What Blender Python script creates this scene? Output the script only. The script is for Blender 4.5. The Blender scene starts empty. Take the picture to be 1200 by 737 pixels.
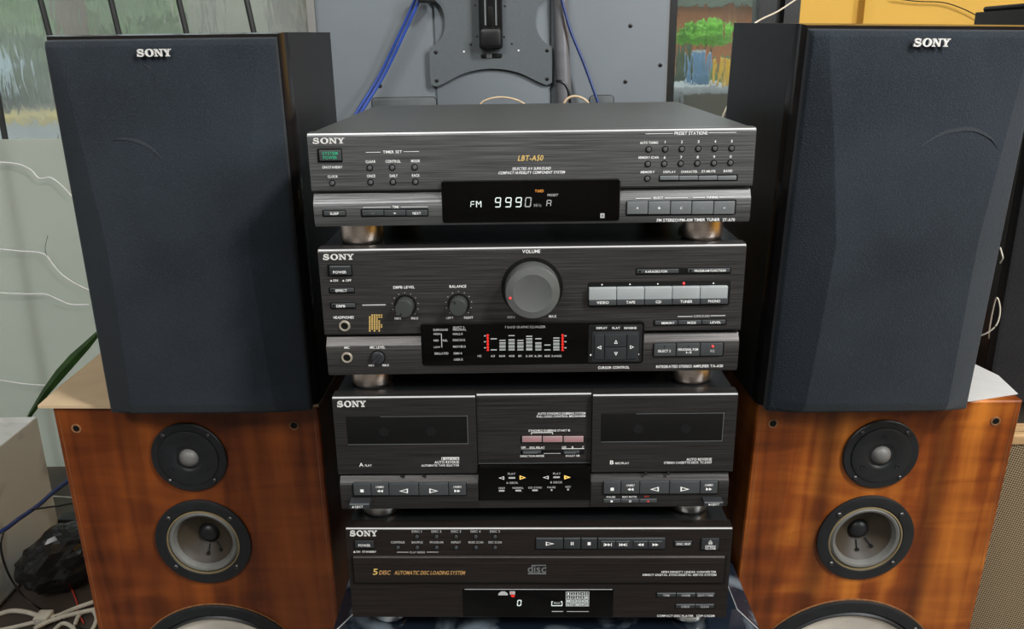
import bpy, bmesh, math, random
from mathutils import Vector, Matrix
random.seed(4)
SC = bpy.context.scene
COL = SC.collection
PI = math.pi
# ---------------------------------------------------------------- camera
CAM = Vector((-0.01184, -0.67127, 0.51781)); CY, CP, CR, F = -0.0100, 0.30953, -0.01385, 977.99
_f = Vector((math.sin(CY)*math.cos(CP), math.cos(CY)*math.cos(CP), -math.sin(CP)))
_r = Vector((math.cos(CY), -math.sin(CY), 0)); _u = _r.cross(_f)
RIGHT = math.cos(CR)*_r + math.sin(CR)*_u
UP = -math.sin(CR)*_r + math.cos(CR)*_u
FWD = _f
cd = bpy.data.cameras.new('camera'); cam = bpy.data.objects.new('camera', cd); COL.objects.link(cam)
cd.sensor_width = 36; cd.lens = F/1200*36; cd.clip_start = .01; cd.clip_end = 200
m3 = Matrix((RIGHT, UP, -FWD)).transposed()
cam.matrix_world = Matrix.Translation(CAM) @ m3.to_4x4()
SC.camera = cam
# ---------------------------------------------------------------- world, lamps, exposure
W = bpy.data.worlds.new('overcast'); SC.world = W; W.use_nodes = True
bg = W.node_tree.nodes['Background']; bg.inputs[0].default_value = (.80, .88, .92, 1); bg.inputs[1].default_value = 1.25
def area(name, loc, target, size, power, color):
    l = bpy.data.lights.new(name, 'AREA'); l.shape = 'RECTANGLE'; l.size, l.size_y = size; l.energy = power; l.color = color
    o = bpy.data.objects.new(name, l); COL.objects.link(o); o.location = loc
    o.rotation_euler = (Vector(target)-Vector(loc)).to_track_quat('-Z', 'Y').to_euler(); return o
area('ceiling_lamp', (1.05, -.85, 1.75), (-.1, .1, .3), (.22, .22), 31, (1, .985, .96))
area('daylight_from_doorway', (1.9, -1.3, 1.35), (-.1, .1, .3), (.5, .7), 34, (.92, .97, 1))
area('front_fill_light', (-.75, -1.4, 1.84), (-.2, .2, .1), (.9, .6), 34, (1, .99, .97))  # unseen fill light, added to brighten the fronts and the left corner
SC.view_settings.view_transform = 'Standard'; SC.view_settings.look = 'None'
SC.view_settings.gamma = 1; SC.view_settings.use_curve_mapping = False
SC.view_settings.exposure = 0.0

# ---------------------------------------------------------------- helpers
class Frame:
    """A local frame (x right, y away, z up); at() meets a ray of the camera with the local plane y = const."""
    def __init__(s, o, M=None):
        s.o = Vector(o); s.M = M or Matrix.Identity(3); s.Mi = s.M.transposed()
    def ray(s, px, py):
        d = RIGHT*((px-600)/F) - UP*((py-368.5)/F) + FWD
        return s.Mi @ (CAM-s.o), s.Mi @ d
    def at(s, px, py, y=0):
        c, d = s.ray(px, py); t = (y-c.y)/d.y
        return c.x+t*d.x, c.z+t*d.z
    def atz(s, px, py, z):
        c, d = s.ray(px, py); t = (z-c.z)/d.z
        return c.x+t*d.x, c.y+t*d.y
    def rect(s, r, y=0):
        x0, y0, x1, y1 = r; xm, ym = (x0+x1)/2, (y0+y1)/2
        return s.at(x0, ym, y)[0], s.at(x1, ym, y)[0], s.at(xm, y1, y)[1], s.at(xm, y0, y)[1]
    def mat(s): return Matrix.Translation(s.o) @ s.M.to_4x4()
WORLD = Frame((0, 0, 0))
def P(px, py, Y): x, z = WORLD.at(px, py, Y); return Vector((x, Y, z))

class MB:
    def __init__(s): s.v = []; s.f = []
    def add(s, vs, fs):
        n = len(s.v); s.v += [tuple(p) for p in vs]; s.f += [tuple(i+n for i in q) for q in fs]; return s
    def box(s, x0, x1, y0, y1, z0, z1):
        vs = [(x, y, z) for x in (x0, x1) for y in (y0, y1) for z in (z0, z1)]
        return s.add(vs, [(0,1,3,2),(4,6,7,5),(0,4,5,1),(2,3,7,6),(0,2,6,4),(1,5,7,3)])
    def loops(s, L, cap0=True, cap1=True, close=True):
        n = len(L[0]); vs = [p for l in L for p in l]; fs = []
        for k in range(len(L)-1):
            for i in range(n if close else n-1):
                j = (i+1) % n; fs.append((k*n+i, k*n+j, (k+1)*n+j, (k+1)*n+i))
        if cap0: fs.append(tuple(range(n-1, -1, -1)))
        if cap1: fs.append(tuple((len(L)-1)*n+i for i in range(n)))
        return s.add(vs, fs)
    def rbox(s, x0, x1, z0, z1, yf, yb, r=.0005, bev=.0004, seg=3):
        def ring(i, y):
            a0, a1, b0, b1 = x0+i, x1-i, z0+i, z1-i; q = max(min(r, (a1-a0)/2, (b1-b0)/2)-i*.3, .00002); out = []
            for cx, cz, a in ((a1-q, b0+q, -90), (a1-q, b1-q, 0), (a0+q, b1-q, 90), (a0+q, b0+q, 180)):
                for k in range(seg+1):
                    t = math.radians(a+90*k/seg); out.append((cx+q*math.cos(t), y, cz+q*math.sin(t)))
            return out
        return s.loops([ring(0, yb), ring(0, yf+bev), ring(bev*.4, yf+bev*.25), ring(bev, yf)])
    def lathe_y(s, cx, cz, prof, n=32):
        L = [[(cx+r*math.cos(2*PI*i/n), y, cz+r*math.sin(2*PI*i/n)) for i in range(n)] for r, y in prof]
        return s.loops(L, True, True)
    def lathe_z(s, cx, cy, prof, n=40):
        L = [[(cx+r*math.cos(2*PI*i/n), cy+r*math.sin(2*PI*i/n), z) for i in range(n)] for r, z in prof]
        return s.loops(L, True, True)
    def profile_x(s, x0, x1, prof):
        return s.loops([[(x, y, z) for y, z in prof] for x in (x0, x1)])
    def tube(s, pts, r, n=8):
        pts = [Vector(p) for p in pts]; L = []
        for i, p in enumerate(pts):
            d = (pts[min(i+1, len(pts)-1)]-pts[max(i-1, 0)]).normalized()
            a = d.cross(Vector((0, 0, 1)) if abs(d.z) < .9 else Vector((1, 0, 0))).normalized(); b = d.cross(a)
            rr = r[i] if isinstance(r, (list, tuple)) else r
            L.append([p+rr*(a*math.cos(2*PI*k/n)+b*math.sin(2*PI*k/n)) for k in range(n)])
        return s.loops(L)
    def build(s, name, mat, parent=None, smooth=True, angle=35):
        me = bpy.data.meshes.new(name); me.from_pydata(s.v, [], s.f); me.materials.append(mat)
        bm = bmesh.new(); bm.from_mesh(me); bmesh.ops.recalc_face_normals(bm, faces=bm.faces); bm.to_mesh(me); bm.free()
        if smooth:
            me.shade_smooth() if hasattr(me, 'shade_smooth') else None
            try: me.set_sharp_from_angle(angle=math.radians(angle))
            except Exception: pass
        o = bpy.data.objects.new(name, me); COL.objects.link(o)
        if parent is not None: o.parent = parent
        return o
def tag(o, label, cat, group=None):
    o['label'] = label; o['category'] = cat
    if group: o['group'] = group
    return o
def empty(name, label, cat, mat, group=None):
    o = bpy.data.objects.new(name, None); COL.objects.link(o); o.matrix_world = mat; o.empty_display_size = .02
    return tag(o, label, cat, group)
def structure(o): o['kind'] = 'structure'; return o
def smooth_path(pts, n=8):
    pts = [Vector(p) for p in pts]; q = [pts[0]]+pts+[pts[-1]]; out = []
    for i in range(1, len(q)-2):
        a, b, c, d = q[i-1:i+3]
        for k in range(n):
            t = k/n; out.append(.5*((2*b)+(c-a)*t+(2*a-5*b+4*c-d)*t*t+(3*b-a-3*c+d)*t**3))
    return out+[pts[-1]]

# ---------------------------------------------------------------- materials
def mk(name):
    m = bpy.data.materials.new(name); m.use_nodes = True; nt = m.node_tree
    return m, nt, nt.nodes['Principled BSDF']
def col(c): return (c[0], c[1], c[2], 1)
def plain(name, c, rough=.5, metal=0, var=.12, scale=60, bump=0, coat=0, stretch=(1, 1, 1), emit=None, es=1, spec=.5, detail=3):
    m, nt, b = mk(name); N = nt.nodes.new; L = nt.links.new
    b.inputs['Roughness'].default_value = rough; b.inputs['Metallic'].default_value = metal
    b.inputs['Coat Weight'].default_value = coat; b.inputs['Coat Roughness'].default_value = .12; b.inputs['Specular IOR Level'].default_value = spec
    if emit: b.inputs['Emission Color'].default_value = col(emit); b.inputs['Emission Strength'].default_value = es
    tc = N('ShaderNodeTexCoord'); mp = N('ShaderNodeMapping'); mp.inputs['Scale'].default_value = stretch; L(tc.outputs['Object'], mp.inputs[0])
    no = N('ShaderNodeTexNoise'); no.inputs['Scale'].default_value = scale; no.inputs['Detail'].default_value = detail; L(mp.outputs[0], no.inputs[0])
    rp = N('ShaderNodeValToRGB'); rp.color_ramp.elements[0].position = .3; rp.color_ramp.elements[1].position = .7
    rp.color_ramp.elements[0].color = col([x*(1-var) for x in c]); rp.color_ramp.elements[1].color = col([min(1, x*(1+var)) for x in c])
    L(no.outputs[0], rp.inputs[0]); L(rp.outputs[0], b.inputs['Base Color'])
    if bump:
        bu = N('ShaderNodeBump'); bu.inputs['Strength'].default_value = bump; bu.inputs['Distance'].default_value = .001
        L(no.outputs[0], bu.inputs['Height']); L(bu.outputs[0], b.inputs['Normal'])
    return m
def brushed(name, c, rough=.36, metal=.85, var=.25, bump=.12):
    return plain(name, c, rough, metal, var, 10, bump, stretch=(1.6, 120, 120), detail=6)
def wood(name, dark, mid, light, seams, rough=.32):
    m, nt, b = mk(name); N = nt.nodes.new; L = nt.links.new
    tc = N('ShaderNodeTexCoord')
    def noise(st, sc, det=4, dist=0):
        mp = N('ShaderNodeMapping'); mp.inputs['Scale'].default_value = st; L(tc.outputs['Object'], mp.inputs[0])
        n = N('ShaderNodeTexNoise'); n.inputs['Scale'].default_value = sc; n.inputs['Detail'].default_value = det; n.inputs['Distortion'].default_value = dist
        L(mp.outputs[0], n.inputs[0]); return n.outputs[0]
    def math_(op, a, v):
        n = N('ShaderNodeMath'); n.operation = op; L(a, n.inputs[0])
        if isinstance(v, (int, float)): n.inputs[1].default_value = v
        else: L(v, n.inputs[1])
        return n.outputs[0]
    grain = noise((26, 26, 1.6), 2.2, 5, .5); broad = noise((11, 11, 2.6), 1.5, 3, .8); flame = noise((5, 5, 34), 1.1, 3, 1.0)
    s = math_('ADD', math_('MULTIPLY', grain, .34), math_('ADD', math_('MULTIPLY', broad, .64), math_('MULTIPLY', flame, .30)))
    rp = N('ShaderNodeValToRGB'); e = rp.color_ramp.elements
    e[0].position = .46; e[0].color = col(dark); e[1].position = .84; e[1].color = col(light); k = e.new(.63); k.color = col(mid)
    L(s, rp.inputs[0])
    # dark seams between leaves of veneer
    sx = N('ShaderNodeSeparateXYZ'); L(tc.outputs['Object'], sx.inputs[0]); cur = rp.outputs[0]
    wob = math_('MULTIPLY', math_('SUBTRACT', noise((1, 1, 6), 2, 2), .5), .02)
    for x0, wd, am in seams:
        d = math_('ABSOLUTE', math_('ADD', math_('SUBTRACT', sx.outputs[0], x0), wob), 0)
        mr = N('ShaderNodeMapRange'); mr.inputs['From Min'].default_value = 0; mr.inputs['From Max'].default_value = wd
        mr.inputs['To Min'].default_value = am; mr.inputs['To Max'].default_value = 0; mr.interpolation_type = 'SMOOTHSTEP'; L(d, mr.inputs['Value'])
        mx = N('ShaderNodeMix'); mx.data_type = 'RGBA'; mx.inputs[7].default_value = col([q*.45 for q in dark]); L(mr.outputs[0], mx.inputs[0]); L(cur, mx.inputs[6]); cur = mx.outputs[2]
    L(cur, b.inputs['Base Color']); b.inputs['Roughness'].default_value = rough; b.inputs['Coat Weight'].default_value = .1; b.inputs['Specular IOR Level'].default_value = .35
    bu = N('ShaderNodeBump'); bu.inputs['Strength'].default_value = .06; bu.inputs['Distance'].default_value = .001; L(grain, bu.inputs['Height']); L(bu.outputs[0], b.inputs['Normal'])
    return m
def cloth(name, c, c2, scale, bump=.5):
    m, nt, b = mk(name); N = nt.nodes.new; L = nt.links.new
    tc = N('ShaderNodeTexCoord'); v = N('ShaderNodeTexVoronoi'); v.inputs['Scale'].default_value = scale; L(tc.outputs['Object'], v.inputs[0])
    n = N('ShaderNodeTexNoise'); n.inputs['Scale'].default_value = 9; n.inputs['Detail'].default_value = 3; L(tc.outputs['Object'], n.inputs[0])
    ad = N('ShaderNodeMath'); ad.operation = 'MULTIPLY_ADD'; L(v.outputs['Distance'], ad.inputs[0]); ad.inputs[1].default_value = .55; L(n.outputs[0], ad.inputs[2])
    rp = N('ShaderNodeValToRGB'); rp.color_ramp.elements[0].position = .35; rp.color_ramp.elements[1].position = 1.0
    rp.color_ramp.elements[0].color = col(c); rp.color_ramp.elements[1].color = col(c2); L(ad.outputs[0], rp.inputs[0]); L(rp.outputs[0], b.inputs['Base Color'])
    b.inputs['Roughness'].default_value = .9; b.inputs['Specular IOR Level'].default_value = .15
    b.inputs['Sheen Weight'].default_value = .12; b.inputs['Sheen Roughness'].default_value = .5
    bu = N('ShaderNodeBump'); bu.inputs['Strength'].default_value = bump; bu.inputs['Distance'].default_value = .0006; L(v.outputs['Distance'], bu.inputs['Height']); L(bu.outputs[0], b.inputs['Normal'])
    return m
def weave(name, c0, c1, scale):
    m, nt, b = mk(name); N = nt.nodes.new; L = nt.links.new
    tc = N('ShaderNodeTexCoord'); mp = N('ShaderNodeMapping'); mp.inputs['Rotation'].default_value = (0, .5, 0); L(tc.outputs['Object'], mp.inputs[0])
    ck = N('ShaderNodeTexChecker'); ck.inputs['Scale'].default_value = scale; ck.inputs['Color1'].default_value = col(c0); ck.inputs['Color2'].default_value = col(c1)
    L(mp.outputs[0], ck.inputs[0]); L(ck.outputs[0], b.inputs['Base Color']); b.inputs['Roughness'].default_value = .85
    bu = N('ShaderNodeBump'); bu.inputs['Strength'].default_value = .4; bu.inputs['Distance'].default_value = .0006; L(ck.outputs[1], bu.inputs['Height']); L(bu.outputs[0], b.inputs['Normal'])
    return m
def stained(name, c, stain, scale, lo, hi, rough=.6, bump=.05):
    m, nt, b = mk(name); N = nt.nodes.new; L = nt.links.new
    tc = N('ShaderNodeTexCoord'); n = N('ShaderNodeTexNoise'); n.inputs['Scale'].default_value = scale; n.inputs['Detail'].default_value = 6; n.inputs['Distortion'].default_value = .6; L(tc.outputs['Object'], n.inputs[0])
    rp = N('ShaderNodeValToRGB'); rp.color_ramp.elements[0].position = lo; rp.color_ramp.elements[1].position = hi
    rp.color_ramp.elements[0].color = col(c); rp.color_ramp.elements[1].color = col(stain); L(n.outputs[0], rp.inputs[0]); L(rp.outputs[0], b.inputs['Base Color'])
    b.inputs['Roughness'].default_value = rough
    bu = N('ShaderNodeBump'); bu.inputs['Strength'].default_value = bump; L(n.outputs[0], bu.inputs['Height']); L(bu.outputs[0], b.inputs['Normal'])
    return m
def wet_glass(name, rough, drops, tint=(.93, .97, .95)):
    m, nt, b = mk(name); N = nt.nodes.new; L = nt.links.new
    b.inputs['Base Color'].default_value = col(tint); b.inputs['Transmission Weight'].default_value = 1; b.inputs['Roughness'].default_value = rough; b.inputs['IOR'].default_value = 1.33
    tc = N('ShaderNodeTexCoord'); mp = N('ShaderNodeMapping'); mp.inputs['Scale'].default_value = (1, 1, .22); mp.inputs['Rotation'].default_value = (0, .25, 0); L(tc.outputs['Object'], mp.inputs[0])
    v = N('ShaderNodeTexVoronoi'); v.inputs['Scale'].default_value = 70; L(mp.outputs[0], v.inputs[0])
    n = N('ShaderNodeTexNoise'); n.inputs['Scale'].default_value = 40; n.inputs['Detail'].default_value = 4; L(mp.outputs[0], n.inputs[0])
    a = N('ShaderNodeMath'); a.operation = 'MULTIPLY'; L(v.outputs['Distance'], a.inputs[0]); L(n.outputs[0], a.inputs[1])
    bu = N('ShaderNodeBump'); bu.inputs['Strength'].default_value = drops; bu.inputs['Distance'].default_value = .002; L(a.outputs[0], bu.inputs['Height']); L(bu.outputs[0], b.inputs['Normal'])
    return m
def misted(m, amount, c=(.62, .64, .60)):
    nt = m.node_tree; N = nt.nodes.new; L = nt.links.new; b = nt.nodes['Principled BSDF']; out = nt.nodes['Material Output']
    tr = N('ShaderNodeBsdfTranslucent'); tr.inputs[0].default_value = col(c); mx = N('ShaderNodeMixShader')
    tc = N('ShaderNodeTexCoord'); n = N('ShaderNodeTexNoise'); n.inputs['Scale'].default_value = 9; n.inputs['Detail'].default_value = 5; L(tc.outputs['Object'], n.inputs[0])
    mr = N('ShaderNodeMapRange'); mr.inputs['From Min'].default_value = .3; mr.inputs['From Max'].default_value = .7; mr.inputs['To Min'].default_value = amount*.6; mr.inputs['To Max'].default_value = amount*1.3; L(n.outputs[0], mr.inputs['Value'])
    L(mr.outputs[0], mx.inputs[0]); L(b.outputs[0], mx.inputs[1]); L(tr.outputs[0], mx.inputs[2]); L(mx.outputs[0], out.inputs[0]); return m
def frosted(name, c):
    m, nt, b = mk(name); N = nt.nodes.new; L = nt.links.new
    out = nt.nodes['Material Output']; tr = N('ShaderNodeBsdfTranslucent'); df = N('ShaderNodeBsdfDiffuse'); mx = N('ShaderNodeMixShader'); mx.inputs[0].default_value = .25
    tc = N('ShaderNodeTexCoord'); n = N('ShaderNodeTexNoise'); n.inputs['Scale'].default_value = 3; L(tc.outputs['Object'], n.inputs[0])
    rp = N('ShaderNodeValToRGB'); rp.color_ramp.elements[0].color = col([x*.9 for x in c]); rp.color_ramp.elements[1].color = col(c); L(n.outputs[0], rp.inputs[0])
    L(rp.outputs[0], tr.inputs[0]); L(rp.outputs[0], df.inputs[0]); L(tr.outputs[0], mx.inputs[1]); L(df.outputs[0], mx.inputs[2]); L(mx.outputs[0], out.inputs[0])
    return m
def glow(name, c, s): return plain(name, [x*.3 for x in c], .5, emit=c, es=s, var=.02)

M = dict(
 panel_tuner=brushed('brushed graphite metal', (.150, .154, .157), .36, .7, .5, .2),
 panel_amp=brushed('brushed dark metal', (.074, .070, .069), .36, .7, .5, .2),
 panel_deck=brushed('brushed black metal', (.042, .039, .038), .38, .6, .5, .2),
 panel_cd=brushed('brushed brown black metal', (.024, .0185, .0165), .40, .5, .5, .2),
 case=plain('black painted sheet steel', (.016, .017, .018), .24, 0, .15, 300, .05),
 case_tuner=plain('charcoal painted sheet steel', (.075, .08, .078), .42, .2, .06, 300, .05),
 recess=plain('black plastic recess', (.004, .004, .004), .5, spec=.25),
 glass=plain('black display window', (.0018, .0016, .0016), .09, 0, .1, 40, spec=.22),
 key=plain('dark grey plastic key', (.062, .068, .072), .38, .2, .06),
 key_mid=plain('grey metal key and painted highlight', (.24, .26, .27), .38, .5, .05),
 key_light=plain('light grey metal key', (.44, .48, .49), .36, .3, .04),
 key_dark=plain('black plastic key', (.03, .033, .036), .35, .1, .06),
 knob=plain('satin grey metal knob', (.092, .102, .098), .38, .6, .04),
 knob_rim=plain('bright turned edge of a knob', (.20, .21, .205), .34, .6, .04),
 button=plain('grey metal push button', (.22, .23, .23), .3, .7, .05),
 white=plain('white print', (.90, .90, .89), .6, var=.03),
 grey_print=plain('dim grey print', (.48, .48, .48), .6, var=.03),
 gold_print=plain('gold print', (.85, .58, .18), .45, .2, .05),
 amber_print=plain('amber brown print', (.62, .36, .13), .5, .1, .05),
 green_print=plain('green print', (.03, .42, .22), .5, var=.04),
 pink_print=plain('pink print', (.62, .22, .24), .5, var=.04),
 red_print=plain('red print', (.55, .06, .05), .5, var=.04),
 pink_key=plain('pink grey key', (.36, .24, .25), .45, .1, .05),
 logo=plain('silver logo metal', (.86, .85, .82), .35, .2, .05),
 badge=plain('polished badge metal', (.92, .91, .88), .3, .3, .05),
 foot=brushed('satin champagne metal', (.86, .74, .66), .30, 1, .10),
 foot_dark=brushed('satin nickel metal', (.80, .78, .74), .28, 1, .10),
 lit_white=glow('white fluorescent segment', (.85, .95, .92), .8),
 lit_soft=glow('soft white fluorescent segment', (.62, .64, .62), .42),
 lit_dim=glow('dim fluorescent segment', (.35, .38, .37), .25),
 lit_orange=glow('orange fluorescent segment', (.9, .35, .06), .7),
 lit_amber=glow('amber lamp', (1, .62, .15), 1.1),
 lit_red=glow('red lamp', (1, .03, .03), 2.2),
 lit_redbar=glow('red scale lamp', (1, .03, .02), .6),
 edge=plain('panel edge with painted highlight', (.80, .81, .82), .35, .35, .05, 30),  # pale colour carries the highlight of the panel edge
 ring=plain('cream metal jack ring', (.62, .56, .46), .3, .6, .05),
 grille=cloth('slate speaker cloth', (.0080, .0112, .0155), (.023, .0305, .040), 750),
 grille_glint=cloth('speaker cloth with painted glint', (.016, .020, .025), (.043, .050, .058), 750),  # lighter cloth colour for driver rims glinting through the grille
 baffle=plain('gloss black baffle', (.012, .010, .010), .18, 0, .2, 20),
 vinyl=plain('black vinyl wrap', (.012, .013, .0145), .42, 0, .25, 25, .1, stretch=(4, 4, .4)),
 wood_l=wood('red brown veneer', (.036, .007, .0018), (.135, .030, .0055), (.265, .066, .010), [(.03, .006, .25), (-.062, .02, .3)]),
 wood_r=wood('amber brown flamed veneer', (.055, .011, .0022), (.21, .047, .0062), (.52, .165, .021), [(-.055, .022, .62), (.062, .022, .6), (-.10, .01, .3)]),
 seam_edge=plain('dull brown seam', (.10, .075, .06), .4),
 wood_edge=plain('worn wood edge', (.22, .10, .04), .5, 0, .3, 30, stretch=(8, 8, 1)),
 driver=plain('black driver flange', (.010, .011, .0125), .42, 0, .2, 80, .1),
 dome=plain('grey soft dome', (.13, .125, .12), .5, 0, .08, 200),
 rubber=plain('grey foam surround', (.135, .135, .125), .5, 0, .12, 60),
 cone_brown=stained('brown grey paper cone', (.030, .023, .016), (.065, .046, .022), 14, .35, .75, .55),
 cone_cream=plain('cream paper cone', (.86, .79, .68), .7, 0, .06, 60),
 gasket=plain('cream gasket', (.20, .155, .08), .6, 0, .12),
 screw=plain('dark screw steel', (.10, .10, .10), .35, .8),
 card=plain('cardboard', (.56, .41, .25), .85, 0, .06, 30, .1, stretch=(1, 1, 1)),
 paper=plain('white paper', (.52, .515, .505), .8, 0, .03),
 slab=stained('polished stone with painted reflections', (.010, .016, .026), (.33, .40, .46), 16, .48, .78, .05, 0),  # pale marbling puts window reflections into the stone colour
 slab_edge_highlight=plain('slab arris with painted highlight', (.55, .58, .60), .25, .3),
 tv=plain('grey tv back', (.150, .172, .19), .55, 0, .05, 7, .0),
 tv_dark=plain('dark grey recess', (.10, .11, .115), .5, 0, .05),
 plate=plain('grey powder coated steel', (.105, .12, .13), .5, .1, .05, 200, .05),
 tube=plain('grey purple conduit', (.20, .20, .215), .38, .4, .1),
 black=plain('black plastic', (.008, .008, .009), .4),
 black_gloss=plain('black glossy plastic', (.008, .008, .009), .15),
 blue=plain('blue cable jacket', (.022, .065, .33), .45, 0, .1),
 navy=plain('dark blue cable jacket', (.012, .030, .14), .45, 0, .1),
 tan=plain('tan cable jacket', (.62, .47, .30), .5),
 cream=plain('cream cable jacket', (.66, .62, .52), .5),
 silver=plain('silver tinsel wire', (.95, .95, .94), .4, 0),
 frame=plain('black painted window frame', (.010, .011, .012), .4, 0, .2),
 bar=plain('black iron bar', (.025, .028, .028), .5, 0, .2),
 wet=misted(wet_glass('wet window glass', .06, .45), .26),
 wet_clear=misted(wet_glass('streaked window glass', .03, .5), .10),
 frost=frosted('frosted sheet', (.93, .95, .88)),
 yellow=plain('yellow wall paint', (.78, .46, .075), .7, 0, .04, 4, .02),
 wall_paint=plain('grey wall paint', (.33, .335, .33), .8, 0, .04, 4, .02),
 ceiling=plain('white ceiling paint', (.62, .61, .58), .8, 0, .03, 4),
 plaster=plain('grey plaster', (.32, .32, .31), .8, 0, .06, 6, .05),
 floor=stained('worn grey floor', (.20, .20, .20), (.12, .115, .11), 5, .35, .7, .5),
 shelf=stained('dark worn board', (.055, .042, .035), (.10, .075, .06), 5, .35, .7, .5),
 planter=stained('white stained plastic', (.88, .89, .87), (.26, .24, .20), 7, .54, .80, .55),
 bag=plain('black plastic bag', (.012, .013, .015), .22, 0, .2, 20, .3),
 leaf=plain('dark green leaf', (.028, .075, .016), .4, 0, .35, 30),
 tan_weave=weave('brown and cream woven cloth', (.34, .25, .14), (.030, .022, .014), 520),
 pale_wood=plain('pale wood rim', (.52, .33, .16), .5, 0, .15, 20, stretch=(1, 8, 8)),
)

# ---------------------------------------------------------------- glyphs: built once, then composed
GL = {}
def make_glyphs(chars):
    obs = []
    for ch in chars:
        c = bpy.data.curves.new('glyph', 'FONT'); c.body = ch; c.resolution_u = 3; c.offset = .012; c.fill_mode = 'FRONT'
        o = bpy.data.objects.new('glyph', c); COL.objects.link(o); obs.append((ch, o, c))
    dg = bpy.context.evaluated_depsgraph_get(); dg.update()
    for ch, o, c in obs:
        me = bpy.data.meshes.new_from_object(o.evaluated_get(dg))
        v = [(p.co.x, p.co.y) for p in me.vertices]; f = [tuple(q.vertices) for q in me.polygons]
        x0 = min(p[0] for p in v); x1 = max(p[0] for p in v)
        GL[ch] = ([(a-x0, b) for a, b in v], f, x1-x0); bpy.data.meshes.remove(me)
    for ch, o, c in obs: bpy.data.objects.remove(o); bpy.data.curves.remove(c)
make_glyphs(sorted(set('ABCDEFGHIJKLMNOPQRSTUVWXYZ0123456789-+/.kdisczMHx▲' .replace('▲', ''))))

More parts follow.
